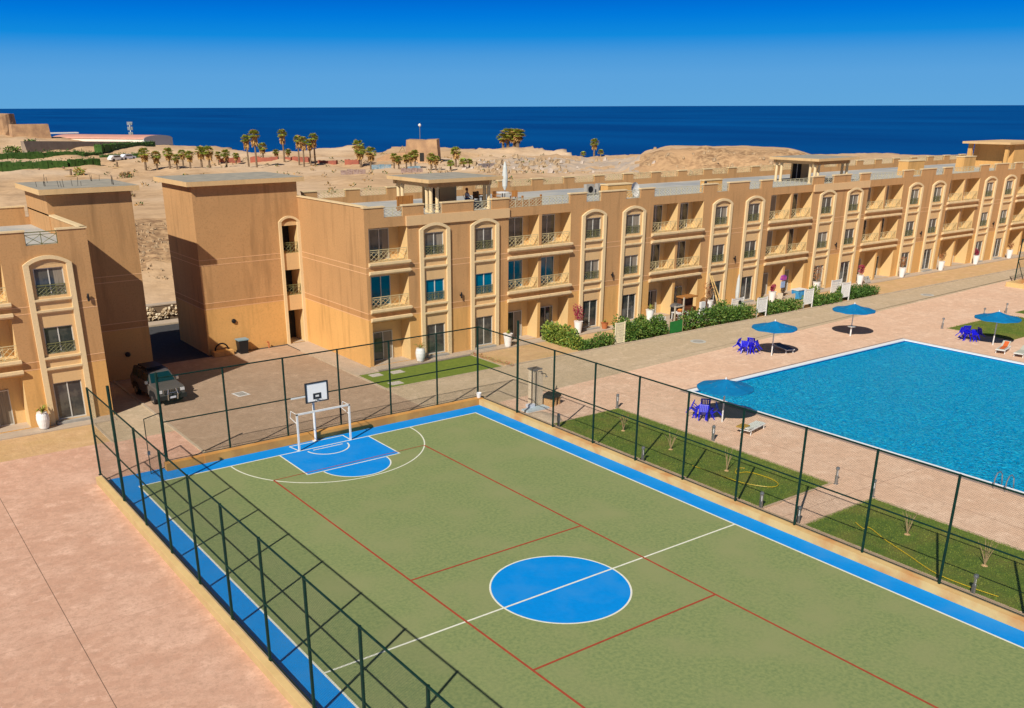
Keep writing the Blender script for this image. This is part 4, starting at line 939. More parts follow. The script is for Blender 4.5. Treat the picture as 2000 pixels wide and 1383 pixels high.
# ------------------------------------------------------------------ blue plastic chairs and tables
def blue_chair(loc,rot,label,group):
    t=thing('plastic_chair',label,'chair',loc,rot,group)
    b=MB(); b.box(-.24,.24,-.22,.22,.38,.41,BLUEP); b.build('seat',t)
    for sx in (-1,1):
        for sy in (-1,1):
            b=MB(); b.tube((sx*.2,sy*.19,.38),(sx*.25,sy*.25,0),.03,BLUEP,6); b.build('leg',t)
    b=MB()
    for k in range(5): x=-.2+.1*k; b.obox((x,.28,.6),Vector((1,0,0)),Vector((0,.95,-.3)),Vector((0,.3,.95)),.037,.012,.2,BLUEP)
    b.tube((-.26,.33,.78),(.26,.33,.78),.035,BLUEP,6); b.tube((-.24,.22,.4),(-.28,.33,.78),.03,BLUEP,6); b.tube((.24,.22,.4),(.28,.33,.78),.03,BLUEP,6); b.build('backrest',t)
    for s in (-1,1): 
        b=MB(); b.path([(s*.26,.28,.62),(s*.28,-.15,.6),(s*.26,-.22,.42)],.025,BLUEP,6); b.build('armrest',t)
    return t
CL=[((39.7,3.4,0),'by the parasol near the path'),((25.0,-5.6,0),'at the near left corner of the pool'),((57.0,-4.3,0),'on the far side of the pool')]
SIDES=['behind its table','left of its table','in front of its table','right of its table']
bc=None; bt=None
for ci,(c,where) in enumerate(CL):
    if bt is None:
        t=thing('plastic_table','blue plastic table ringed by tilted chairs '+where,'table',c,.4,'blue plastic tables by the pool'); bt=t
        b=MB(); b.box(-.4,.4,-.4,.4,.66,.70,BLUEP); b.box(-.36,.36,-.36,.36,.6,.66,BLUEP); b.build('table_top',t)
        for sx in (-1,1):
            for sy in (-1,1): b=MB(); b.box(sx*.34-.04,sx*.34+.04,sy*.34-.04,sy*.34+.04,0,.6,BLUEP); b.build('leg',t)
    else: dup(bt,c,.2*ci,'blue plastic table ringed by tilted chairs '+where)
    for k in range(4):
        a=k*PI/2+.35+ci*.3; pos=(c[0]-.85*math.sin(a),c[1]+.85*math.cos(a),0)
        rz=a; lab='blue plastic chair %s, %s'%(SIDES[k],where)
        if bc is None: bc=blue_chair(pos,rz,lab,'blue plastic chairs tipped against their tables'); o=bc
        else: o=dup(bc,pos,rz,lab)
        o.rotation_euler=(R(38),0,rz); o.location=(pos[0],pos[1],.16)

# ------------------------------------------------------------------ sun loungers
def lounger(loc,rot,label,fm,cm,back=35,group='sun loungers round the pool'):
    t=thing('sun_lounger',label,'sun lounger',loc,rot,group)
    b=MB(); b.box(-.33,-.27,-.95,.95,.26,.31,fm); b.box(.27,.33,-.95,.95,.26,.31,fm); b.box(-.27,.27,-.95,-.9,.26,.31,fm); b.box(-.27,.27,.9,.95,.26,.31,fm); b.build('frame',t)
    for sx in (-1,1):
        for sy in (-1,1): b=MB(); b.tube((sx*.3,sy*.75,.27),(sx*.3,sy*.8,0),.03,fm,6); b.build('leg',t)
    b=MB(); b.box(-.27,.27,-.9,.3,.31,.36,cm); b.build('seat_pad',t)
    b=MB(); c_,s_=math.cos(R(back)),math.sin(R(back)); b.obox((0,.3+.33*c_,.33+.33*s_),Vector((1,0,0)),Vector((0,c_,s_)),Vector((0,-s_,c_)),.27,.33,.025,cm); b.build('backrest',t)
    return t
LB=M('lounger_blue',(0.01,0.10,0.20),rough=.8); LG=M('lounger_grey',(0.46,0.47,0.40),rough=.8); LYL=M('lounger_ochre',(0.42,0.26,0.05),rough=.8)
lounger((42.3,2.1,0),R(-19),'white framed sun lounger with dark blue fabric under the parasol near the path',WHITE,LB,5)
lounger((25.4,-8.9,0),R(90+12),'white sun lounger with an ochre headrest at the near pool edge',WHITE,M('lounger_white',(0.66,0.68,0.62),rough=.7),6)
t=thing('lounger_cushion','ochre cushion lying on the head end of the white lounger by the near pool edge','cushion',(24.75,-8.76,.37),R(12)); b=MB(); b.box(-.42,.3,-.27,.27,0,.07,LYL); o=b.build('cushion_body',t); bv=o.modifiers.new('b','BEVEL'); bv.width=.03; bv.segments=3
lounger((55.4,-7.75,0),R(-76),'grey sun lounger with an orange towel beyond the pool',WHITE,LG,30)
lounger((55.4,-9.15,0),R(-80),'grey sun lounger without a towel beyond the pool',WHITE,LG,20)
lounger((57.6,-9.3,0),R(-78),'grey sun lounger at the right edge of the picture beyond the pool',WHITE,LG,20)
t=thing('beach_towel','orange towel draped along the grey lounger beyond the pool','towel',(55.4,-7.75,.37),R(-76)); b=MB(); b.box(-.13,.2,-.8,.28,0,.015,M('orange_towel',(0.62,0.13,0.03),rough=.9)); b.obox((.03,.3+.27*math.cos(R(30)),.012+.27*math.sin(R(30))),Vector((1,0,0)),Vector((0,math.cos(R(30)),math.sin(R(30)))),Vector((0,-math.sin(R(30)),math.cos(R(30)))),.16,.27,.012,MATS['orange_towel']); b.build('towel_cloth',t)

# ------------------------------------------------------------------ shower corner
sh=thing('outdoor_shower','beige two-sided outdoor shower pillar with a blue grey tray beside the court fence','shower',(18.15,2.0,0),R(0))
b=MB(); b.box(-.15,.2,-.05,.45,0,2.35,M('shower_stone',(0.74,0.62,0.45),(0.66,0.54,0.38),scale=2,rough=.8)); b.box(.2,.62,-.03,.1,0,2.2,MATS['shower_stone']); b.build('pillar',sh)
b=MB(); b.box(-.2,.5,-.1,.5,2.35,2.42,METAL); b.build('cap',sh)
b=MB(); b.tube((-.0,-.1,0.1),(0,-.1,2.3),.02,BLACK,6); b.path([(.45,-.05,2.1),(.5,-.4,2.15),(.5,-.5,2.05)],.02,BLACK,6); b.lathe([(.09,0),(.03,.06)],METAL,(.5,-.5,1.98),10); b.build('shower_pipe',sh)
b=MB(); b.box(-1.1,.6,-.75,-.1,0,.1,M('tray_blue',(0.50,0.60,0.66),rough=.5)); b.build('shower_tray',sh)
b=MB(); b.box(-.6,-.1,-.2,.1,.1,.28,WHITEB); b.build('foot_tap_box',sh)
BRS=.8
br=thing('brick_barbecue','small brick barbecue under a black cover right of the shower','barbecue',(19.35,1.75,0),R(15))
b=MB(); b.box(-.55,-.4,-.4,.4,0,.62,M('brick_tan',(0.55,0.33,0.15),rough=.9)); b.box(.4,.55,-.4,.4,0,.62,M('brick_tan',(0.55,0.33,0.15),rough=.9)); b.box(-.07,.07,-.4,.4,0,.62,MATS['brick_tan']); b.box(-.4,.4,.3,.4,0,.6,MATS['brick_tan']); b.build('brick_base',br)
b=MB(); b.prism([(-.65,.62),(.65,.62),(.55,.82),(.1,.95),(-.5,.85)],'y',-.45,.45,BLACK); b.build('cover',br)
b=MB(); b.tube((.3,0,.85),(.95,.25,1.2),.03,BLACK,6); b.build('handle',br); br.scale=(.8,.8,.85)
t=thing('sand_heap','low heap of pale sand between the shower and the court wall','sand heap',(17.2,-.1,0)); b=MB(); n=14
for j in range(7):
    for k in range(28):
        a=2*PI*k/28; r_=j/6; b.v.append((1.0*r_*math.cos(a),1.35*r_*math.sin(a),.34*(1-r_*r_)**1.3*(1+.3*noise.noise(Vector((r_*3*math.cos(a),r_*3*math.sin(a),1))))+(-.02 if j==6 else 0)))
for j in range(6):
    for k in range(28): b.f.append((j*28+k,j*28+(k+1)%28,(j+1)*28+(k+1)%28,(j+1)*28+k)); b.m.append(b.mi(M('heap_sand',(0.60,0.47,0.34),(0.50,0.38,0.27),scale=4,rough=.95,bump=.8,bscale=9)))
b.build('heap',t,smooth=True)
t=thing('bucket','small white bucket standing on the court wall corner','bucket',(15.75,4.55,.42)); b=MB(); b.lathe([(.12,0),(.16,.3),(.17,.31)],WHITE,n=16,capt=False); b.lathe([(.11,.02),(.15,.28)],WHITEB,n=16,capt=False); b.build('bucket_body',t)
t=thing('manhole_cover','square grey manhole cover with white painted rim in the yard','manhole cover',(4.5,15.4,0.0),R(8)); b=MB(); b.box(-.42,.42,-.5,.5,0,.004,WHITE); b.build('rim',t); b=MB(); b.box(-.3,.3,-.38,.38,.004,.012,GREYC); b.build('lid',t)
for (x,y,l_) in ((39.4,8.0,'round pale manhole cover in the path before the green screen panel'),(72.1,8.2,'round pale manhole cover in the far part of the path')):
    t=thing('manhole_cover',l_,'manhole cover',(x,y,0)); b=MB(); b.lathe([(.62,.0),(.62,.008)],M('cover_pale',(0.50,0.50,0.46),rough=.8),n=28); b.build('rim',t); b=MB(); b.lathe([(.42,.009),(.42,.014)],GREYC,n=24); b.build('lid',t)

# ------------------------------------------------------------------ patio furniture in front of the long building
def wood_chair(loc,rot,label,m,cat='chair',h=.9,name='garden_chair'):
    t=thing(name,label,cat,loc,rot)
    b=MB(); b.box(-.25,.25,-.25,.25,.4,.46,m); b.build('seat',t); b=MB(); b.box(-.25,.25,.2,.26,.46,h,m); b.build('backrest',t)
    for sx in (-1,1):
        for sy in (-1,1): b=MB(); b.box(sx*.22-.03,sx*.22+.03,sy*.22-.03,sy*.22+.03,0,.4,m); b.build('leg',t)
    for s in (-1,1): b=MB(); b.box(s*.27-.03,s*.27+.03,-.25,.25,.6,.64,m); b.build('armrest',t)
BEI=M('beige_fabric',(0.55,0.47,0.36),rough=.9)
ka=thing('bar_kiosk','dark red-brown wooden bar kiosk with flat roof on the furnished patio','kiosk',(45.1,14.75,.1)); 
b=MB(); b.box(-.75,.75,-.1,.35,0,1.75,WOODD); b.build('cabinet',ka); b=MB(); b.box(-.85,.85,-.55,.4,1.75,1.86,WOOD); b.build('roof',ka); b=MB(); b.box(-.75,.75,-.5,-.1,0,.9,WOODD); b.build('counter',ka)
tb=thing('patio_table','patio table under a red and white cloth in front of the wooden bar','table',(43.6,14.0,.1)); b=MB(); b.box(-.65,.65,-.4,.4,.7,.74,WHITE); b.build('table_top',tb); b=MB(); b.box(-.66,-.2,-.41,-.4,.2,.74,WHITE); b.box(-.2,.25,-.412,-.4,.15,.74,RED); b.box(.25,.66,-.41,-.4,.2,.74,WHITE); b.box(-.64,.64,-.38,.38,.05,.1,WOODD); b.build('cloth',tb)
for sx in (-1,1):
    for sy in (-1,1): b=MB(); b.box(sx*.58-.03,sx*.58+.03,sy*.34-.03,sy*.34+.03,0,.7,WHITE); b.build('leg',tb)
t=thing('fruit_basket','orange and yellow things heaped in a basket on the patio table','basket',(43.6,14.0,.84)); b=MB(); b.lathe([(.18,0),(.3,.14)],TERRA,n=14,capt=False); b.build('basket_bowl',t)
b=MB()
for i in range(7): a=i*.9; b.lathe([(.01,0),(.07,.03),(.08,.09),(.04,.14),(.01,.15)],M('orange_fruit',(0.75,0.28,0.05),rough=.5),(.12*math.cos(a),.12*math.sin(a),.1),8)
b.build('fruit',t)
t=thing('grill_hood','grey curved metal hood standing behind the patio table','grill',(43.9,14.75,.1)); b=MB(); b.prism([(-.5,1.05),(.5,1.05),(.42,1.2),(.2,1.3),(-.2,1.3),(-.42,1.2)],'y',-.3,.3,METAL); b.build('hood',t)
for s in (-.45,.45): b=MB(); b.box(s-.03,s+.03,-.2,.2,0,1.05,BLACK); b.build('leg',t)
t=thing('garden_arch','slim beige wooden arch frame at the left of the furnished patio','garden arch',(42.4,13.0,.1)); 
for s in (-.5,.5): b=MB(); b.box(s-.05,s+.05,-.05,.05,0,1.6 if s<0 else 2.2,BEI); b.build('post',t)
b=MB(); b.box(-.45,.45,-.05,.05,1.45,1.55,BEI); b.build('beam',t)
t=thing('white_cabinet','white cut-out cabinet right of the patio table','cabinet',(45.9,13.6,.1)); b=MB(); b.box(-.35,.35,-.15,.15,0,.45,WHITE); b.box(-.25,.3,-.1,.12,.45,1.4,WHITE); b.build('body',t); b=MB(); b.box(-.2,.2,-.16,-.15,.1,.3,WOODD); b.box(.0,.15,-.11,-.1,.8,.9,BLACK); b.build('opening',t)
t=thing('white_box_seat','white painted box seat with blue grey braces left of the garden arch','box seat',(41.4,14.3,0)); b=MB(); b.box(-.5,.5,-.3,.3,0,.65,WHITE); b.build('box',t); b=MB(); b.obox((0,-.31,.33),Vector((.8,0,.6)),Vector((0,1,0)),Vector((-.6,0,.8)),.4,.01,.04,METAL); b.build('brace',t)
wi=thing('wicker_chair','brown wicker peacock chair in front of the ground floor balcony','chair',(47.3,14.3,.1)); b=MB(); b.lathe([(.35,0),(.28,.4),(.36,.45)],WOODD,n=14); b.build('seat',wi); b=MB()
for i in range(15):
    a=R(-80+i*160/14); b.tube((.2*math.sin(a),.25,.45),(.5*math.sin(a),.4,.7+.75*math.cos(a*.7)),.02,WOODD,5)
pts=[(.5*math.sin(R(-80+i*160/14)),.4,.7+.75*math.cos(R(-80+i*160/14)*.7)) for i in range(15)]; b.path(pts,.03,WOOD,5); b.build('backrest',wi)
lt=thing('leaning_timber','bundle of tall pale timber battens leaning on the facade pier','timber',(49.3,15.1,0)); b=MB()
for k,(x0,x1,h) in enumerate(((-.3,-.1,3.3),(-.05,.05,2.9),(.25,.2,3.1),(.5,.35,2.7))): b.tube((x0,-.9,0),(x1,.85,h),.04,M('batten',(0.66,0.45,0.18),rough=.8),5)
b.build('battens',lt)
cu=thing('closed_parasol','closed pale grey parasol standing beside the arched window column','parasol',(51.6,14.6,.08)); b=MB(); b.tube((0,0,0),(0,0,1.0),.03,METAL,6); b.box(-.2,.2,-.2,.2,0,.08,GREYC); b.build('pole',cu); b=MB(); b.lathe([(.05,.75),(.16,1.0),(.19,1.5),(.13,2.6),(.03,3.1)],CANVAS,n=12); b.build('canopy',cu)
wood_chair((54.2,13.9,.0),R(20),'beige garden bench end beside the white screen and hedge',BEI)
wood_chair((57.2,14.2,.0),R(-60),'beige garden chair left of the blue covered table',BEI)
wood_chair((58.1,13.6,.0),R(170),'beige garden chair with its back to the path by the blue covered table',BEI)
t=thing('covered_table','table with a bright blue patterned cloth and white top on the far patio','table',(60.0,14.2,.0)); b=MB(); b.box(-.65,.65,-.45,.45,.95,1.02,WHITE); b.build('table_top',t); b=MB(); b.prism([(-.6,.95),(.6,.95),(.45,.1),(-.4,.1)],'y',-.4,.4,M('blue_cloth',(0.02,0.22,0.60),(0.10,0.45,0.75),scale=3,rough=.8)); b.build('cloth',t)
t=thing('clothes_on_stand','pink and purple clothes above a blue sign on a stand in the ground floor balcony','clothes stand',(58.9,15.3,.1)); b=MB(); b.tube((0,0,0),(0,0,2.1),.025,METAL,6); b.box(-.3,.3,-.25,.25,0,.04,METAL); b.build('stand',t)
b=MB(); b.prism([(-.42,1.75),(-.15,1.7),(.35,1.72),(.4,2.05),(.1,2.2),(-.3,2.15)],'y',-.1,.06,M('purple_cloth',(0.10,0.04,0.35),(0.62,0.10,0.32),scale=3,rough=.8)); b.build('clothes',t); b=MB(); b.box(-.28,.28,-.05,.02,1.0,1.6,M('pale_blue_board',(0.30,0.42,0.66),(0.42,0.50,0.66),scale=5,rough=.7)); b.build('board',t)
def bush(loc,label,r_,h,mats,n=500,size=.16,name='garden_bush'):
    t=thing(name,label,'bush',loc); b=MB(); leaf_cloud(b,[(rnd.uniform(-.4,.4)*r_,rnd.uniform(-.4,.4)*r_,h*rnd.uniform(.35,.6),r_*.6,r_*.6,h*.45) for k in range(6)],n,size,mats); b.build('foliage',t,fix=False)
    b=MB()
    for k in range(5): b.tube((0,0,0),(rnd.uniform(-.4,.4)*r_,rnd.uniform(-.4,.4)*r_,h*.6),.02,TRUNKM,4)
    b.build('stems',t)
bush((61.9,13.9,0),'yellow green bush right of the blue covered table',.6,1.2,[LEAF2,PALMG,LEAF])
bush((46.7,13.1,0),'dark plant on the patio edge before the wicker chair',.5,1.1,[LEAFD,LEAF])
for x_,y_,r_,h_,l_ in ((36.0,13.0,.9,1.7,'tall pale bush behind the loose hedge right of the cream gate'),(38.6,13.4,.8,1.3,'rounded bush left of the artificial turf'),(48.2,13.2,.9,1.4,'bushy plant between the leaning timber and the round hedge'),(53.4,12.9,.8,1.1,'bush at the foot of the closed parasol'),(59.6,12.6,.7,1.0,'bush in front of the blue covered table'),(64.9,12.8,.8,1.1,'bush between the last white gate and the white screen')):
    bush((x_,y_,0),l_,r_,h_,[LEAF,LEAF2,LEAFD],650,.18)
t=thing('dog_statue','small black object standing on a low post above the round bright hedge','ornament',(50.0,12.9,0)); b=MB(); b.box(-.03,.03,-.03,.03,0,.9,DRY); b.build('post',t); b=MB(); b.lathe([(.05,.9),(.16,1.0),(.12,1.2),(.04,1.28)],BLACK,n=10); b.build('body',t)
for (x,y) in ((72.6,15.4),(73.1,15.4)): 
    t=thing('folded_chair',('left' if x<73 else 'right')+' one of two small grey folded chairs past the magenta pot','folded chair',(x,y,.08),0,'grey folded chairs'); b=MB(); b.obox((0,0,.35),Vector((1,0,0)),Vector((0,.5,.87)),Vector((0,-.87,.5)),.2,.35,.03,GREYC); b.build('panel',t); b=MB(); b.tube((-.2,.2,0),(-.2,-.1,.6),.02,METAL,5); b.tube((.2,.2,0),(.2,-.1,.6),.02,METAL,5); b.build('leg_frame',t)

# ------------------------------------------------------------------ things on the roof
RO=(14.5,FY,10.0)
def rl(x,y,z=0): return (RO[0]+x,RO[1]+y,10.0+z)
t=thing('wooden_screen','orange wooden screen on the roof left of the first pavilion','screen',rl(6.6,5.6)); b=MB()
for k in range(9): b.box(-.7+k*.16,-.56+k*.16,-.03,.03,0.05,1.1,WOOD)
b.build('boards',t); b=MB(); b.box(-.75,.75,.03,.07,.2,.3,WOOD); b.box(-.75,.75,.03,.07,.9,1.0,WOOD); b.build('rails',t)
t=thing('wooden_fence','orange slatted fence with posts behind the roof railing over the paired balconies','fence',rl(12.6,1.2)); 
b=MB()
for k in range(24): b.box(k*.15,k*.15+.11,-.02,.02,.1,.85-.15*math.sin(k/24*PI),WOOD)
b.build('slats',t)
for x in (0,1.8,3.6): b=MB(); b.box(x-.06,x+.06,-.06,.06,0,1.0,WOOD); b.build('post',t)
t=thing('roof_parasol','tall closed white parasol on the roof behind the orange slatted fence','parasol',rl(17.2,7.2)); b=MB(); b.tube((0,0,0),(0,0,1.2),.035,METAL,6); b.box(-.25,.25,-.25,.25,0,.08,GREYC); b.build('pole',t); b=MB(); b.lathe([(.06,.9),(.2,1.2),(.24,1.9),(.16,2.7),(.03,3.15)],CANVAS,n=12); b.build('canopy',t)
t=thing('roof_table','round white table at the foot of the closed roof parasol','table',rl(16.8,7.0)); b=MB(); b.lathe([(.6,.72),(.6,.76)],WHITE,n=20); b.build('table_top',t); b=MB(); b.tube((0,0,0),(0,0,.72),.05,METAL,6); b.build('leg',t)
for x,y,r_,l_ in ((15.9,6.6,.3,'orange wooden chair left of the round roof table'),(17.6,6.5,2.8,'orange wooden chair right of the round roof table'),(15.0,7.6,1.2,'orange wooden chair farthest left in the roof seating'),(14.3,7.2,-.5,'orange wooden chair nearest the roof pavilion')): wood_chair(rl(x,y),r_,l_,WOOD)
t=thing('blue_tub','dark blue covered tub on the roof right of the pavilion','tub',rl(13.8,4.4)); b=MB(); b.lathe([(.5,0),(.55,.45),(.5,.5)],M('tub_blue',(0.03,0.07,0.25),(0.10,0.15,0.35),scale=5,rough=.7),n=18); b.build('tub_body',t); b=MB(); b.lathe([(.45,.5),(.3,.58)],WHITEB,n=14); b.build('cover',t)
wood_chair(rl(8.6,5.2),1.4,'orange wooden chair inside the roof pavilion',WOOD)
t=thing('satellite_dish','round white satellite dish behind the roof railing above the second window pair','satellite dish',rl(26.2,1.3)); b=MB(); b.tube((0,.1,0),(0,.1,.7),.04,METAL,6); b.box(-.2,.2,-.1,.3,0,.03,METAL); b.build('mast',t); b=MB(); b.lathe([(.02,0),(.25,.03),(.45,.1),(.58,.2)],WHITE,n=28,capt=False); o=b.build('dish',t); o.location=(0,.05,.85); o.rotation_euler=(R(80),0,R(10)); b=MB(); b.tube((0,0,.85),(0,-.5,.85),.02,METAL,5); b.box(-.05,.05,-.55,-.48,.8,.9,GREYC); b.build('receiver',t)
for x,y,l_ in ((26.3,7.0,'grey air conditioning unit on the roof, left of the pair'),(27.7,7.1,'grey air conditioning unit on the roof, right of the pair')):
    t=thing('air_conditioner',l_,'air conditioner',rl(x,y)); b=MB(); b.box(-.45,.45,-.2,.2,.1,.95,GREYC); b.build('casing',t); b=MB(); b.lathe([(.28,0),(.28,.02)],BLACK,n=16); o=b.build('fan_grille',t,(0,-.2,.52)); o.rotation_euler=(R(90),0,0); b=MB(); b.box(-.4,-.3,-.2,.2,0,.1,METAL); b.box(.3,.4,-.2,.2,0,.1,METAL); b.build('feet',t)
t=thing('roof_clutter','dark rolled things and white sheet heaped on the roof beside a merlon','clutter',rl(35.4,1.6)); b=MB(); b.tube((-.3,0,.15),(-.1,.1,1.1),.12,BLACK,8); b.build('roll',t); b=MB(); b.obox((.25,.1,.4),Vector((.8,0,.6)),Vector((0,1,0)),Vector((-.6,0,.8)),.3,.05,.45,WHITEB); b.build('sheet',t)

# ------------------------------------------------------------------ yard things: car, bin, planter, stone wall
def car():
    t=thing('parked_car','dark grey off-road car parked in the shade of the left tower, facing the court','car',(.0,18.0,0),R(4))
    PAINT=M('car_paint',(0.105,0.095,0.085),rough=.4,spec=.4,coat=.15); TRIM=M('car_trim',(0.02,0.02,0.022),rough=.5); CG=M('car_glass',(0.004,0.035,0.04),rough=.05,spec=.8); CHR=M('chrome',(0.6,0.6,0.6),rough=.2,metal=.9)
    b=MB(); prof=[(-2.25,.42),(-2.3,.6),(-2.26,1.02),(-2.15,1.1),(-1.15,1.18),(-1.0,1.2),(2.15,1.2),(2.28,1.1),(2.3,.45)]
    b.prism(prof,'x',-.9,.9,PAINT); o=b.build('body',t); bv=o.modifiers.new('b','BEVEL'); bv.width=.06; bv.segments=3
    b=MB(); n=[(-1.1,1.17,.84),(-.5,1.76,.68),(1.95,1.78,.68),(2.2,1.17,.84)]
    L_=[(-w_,y,z) for y,z,w_ in n]; R_=[(w_,y,z) for y,z,w_ in n]
    b.poly(L_,PAINT); b.poly(R_[::-1],PAINT)
    for i in range(3): b.poly([L_[i],R_[i],R_[i+1],L_[i+1]],PAINT)
    b.build('cabin',t)
    def on(fr,a,c2,e):  # window quads slightly proud of the cabin faces
        b=MB(); b.poly(fr,CG); return b.build(a,t)
    d=.012
    on([(-.76,-1.05-d,1.23+d),(.76,-1.05-d,1.23+d),(.62,-.55-d,1.72+d),(-.62,-.55-d,1.72+d)],'windscreen',0,0)
    on([(-.74,2.17+d,1.25),(.74,2.17+d,1.25),(.62,1.99+d,1.70),(-.62,1.99+d,1.70)],'rear_window',0,0)
    for s_ in (-1,1):
        for y0,y1 in ((-.72,.25),(.33,1.15),(1.23,1.95)):
            w0,w1=.835,.70; yb=y0-(.18 if y0<0 else 0)
            on([(s_*(w0+d-.005),yb,1.24),(s_*(w0+d-.005),y1,1.24),(s_*(w1+d),y1,1.70),(s_*(w1+d),y0+.12 if y0<0 else y0,1.70)],'side_window',0,0)
        b=MB(); b.box(s_*.92,s_*1.08,-.95,-.8,1.2,1.38,CHR); b.build('mirror',t)
        b=MB(); b.box(s_*.66-.02,s_*.66+.02,-.3,1.8,1.8,1.85,TRIM); b.build('roof_rail',t)
        b=MB(); b.box(s_*.72-.13,s_*.72+.13,-2.31,-2.26,.82,1.0,M('headlight_glass',(0.7,0.72,0.72),rough=.1)); b.build('headlight',t)
        b=MB(); b.path([(s_*.3,-2.42,.35),(s_*.32,-2.5,.75),(s_*.25,-2.45,1.05)],.035,CHR,6); b.build('bull_bar',t)
        for y in (-1.45,1.4):
            w=bpy.data.objects.new('wheel',None); COL.objects.link(w); w.parent=t; w.location=(s_*.82,y,.37); w.rotation_euler=(0,R(90),0)
            b=MB(); b.lathe([(.25,-.12),(.36,-.11),(.37,0),(.36,.11),(.25,.12)],TRIM,n=22); b.build('tyre',w)
            b=MB(); b.lathe([(.05,s_*.14),(.24,s_*.125)],CHR,n=10,capb=False,capt=False); b.lathe([(.24,-.1),(.24,.1)],METAL,n=14); b.build('rim',w)
            b=MB(); b.prism([(y-.5,.35),(y-.44,.72),(y-.25,.85),(y+.25,.85),(y+.44,.72),(y+.5,.35)],'x',s_*.88,s_*.95,TRIM); b.build('wheel_arch',t)
    b=MB()
    for k in range(9): b.box(-.44+k*.11-.03,-.44+k*.11+.03,-2.32,-2.27,.72,1.0,TRIM)
    b.box(-.5,.5,-2.285,-2.265,.70,1.02,CHR); b.build('grille',t)
    b=MB(); b.box(-.92,.92,-2.42,-2.24,.4,.64,TRIM); b.build('bumper',t)
    b=MB(); b.tube((-.25,-2.45,.82),(.25,-2.45,.82),.03,CHR,6); b.build('bar_crosspiece',t)
    b=MB(); b.box(-.2,.2,-2.44,-2.425,.46,.58,WHITEB); b.build('number_plate',t)
    b=MB()
    for y in (0,.7,1.4): b.box(-.68,.68,y-.02,y+.02,1.86,1.89,TRIM)
    b.box(-.55,.55,.1,1.5,1.89,1.96,TRIM); b.build('roof_rack',t)
car()
t=thing('rubbish_bin','black wheeled rubbish bin with grey blue lid against the tower wall','bin',(8.85,25.75,0)); b=MB(); b.prism([(-.3,0),(.3,0),(.38,1.0),(-.38,1.0)],'y',-.33,.33,BLACK); b.build('bin_body',t); b=MB(); b.box(-.42,.42,-.38,.36,1.0,1.08,M('bin_lid',(0.22,0.34,0.40),rough=.5)); b.build('lid',t); b=MB(); b.tube((-.3,.3,.1),(-.3,.38,.1),.1,BLACK,10); b.tube((.3,.3,.1),(.3,.38,.1),.1,BLACK,10); b.build('wheel_pair',t)
t=thing('brick_planter','low brown planter box with a black hoop at the tower corner','planter',(7.35,25.9,0)); b=MB(); b.box(-.75,.75,-.3,.4,0,.36,LOWER); b.build('box',t)
b=MB(); b.path([(.5*math.cos(R(a)),.2,.36+.5*math.sin(R(a))) for a in range(0,181,15)],.06,BLACK,8); b.build('hoop',t)
t=thing('vent_pipe','short brown bent pipe rising from the paving beside the tower wall','pipe',(11.1,26.1,0)); b=MB(); b.path([(0,0,0),(0,0,.42),(-.12,0,.5)],.06,TERRA,8); b.build('pipe_body',t)
sw=thing('stone_wall','rubble stone retaining wall behind the road between the two towers','wall',(8,41,0)); b=MB()
vs=M('rubble_stone',(0.58,0.46,0.30),(0.36,0.25,0.14),scale=1.2,rough=.95); b.box(-20,25,0.25,.9,-.3,1.25,M('mortar',(0.20,0.14,0.09),rough=.95))
for i in range(900):
    x=rnd.uniform(-19,12); z=rnd.uniform(.05,1.15); r_=rnd.uniform(.09,.2); k=len(b.v); m=b.mi(vs if i%3 else M('pale_stone',(0.70,0.60,0.44),rough=.95)); pts=[(x+r_*rnd.uniform(.7,1.2)*math.cos(a),.16+rnd.uniform(-.03,.06),z+r_*rnd.uniform(.5,.9)*math.sin(a)) for a in (0,1.05,2.1,3.14,4.2,5.2)]
    b.v+=pts+[(x,.05,z)]+[(p_[0],.27,p_[2]) for p_ in pts]
    for j in range(6): b.f.append((k+6,k+j,k+(j+1)%6)); b.m.append(m); b.f.append((k+j,k+7+j,k+7+(j+1)%6,k+(j+1)%6)); b.m.append(m)
b.build('stonework',sw,fix=False)
b=MB(); b.box(-20,25,.2,1.0,1.25,1.35,WALKM); b.build('coping',sw)
# second court at the right edge
c2=thing('court_wall','short low orange wall of another court at the right edge of the picture','wall',(84,6,0)); b=MB(); b.box(-1.1,12,-.15,.15,0,.45,KERBY); b.box(-1.1,-.8,-9,-.15,0,.45,KERBY); b.build('wall_body',c2)
c3=thing('court_fence','green fence post with rail and brace at the right edge of the picture','fence',(84.4,6.05,.45)); b=MB(); b.tube((0,0,0),(0,0,4.2),.06,DKGREEN,10); b.build('post',c3); b=MB(); b.tube((3.3,0,0),(3.3,0,4.2),.06,DKGREEN,10); b.build('post',c3)
b=MB(); b.tube((0,0,4.15),(3.3,0,4.15),.04,DKGREEN,8); b.build('rail',c3); b=MB(); b.tube((0,0,2.1),(3.3,0,2.1),.04,DKGREEN,8); b.build('rail',c3); b=MB(); b.tube((.1,0,1.9),(1.3,-.2,0),.035,DKGREEN,8); b.build('brace',c3)
o=bpy.data.objects.new('mesh_panel',wire_panel(3.25,4.0)); COL.objects.link(o); o.parent=c3; o.location=(.03,0,.1)

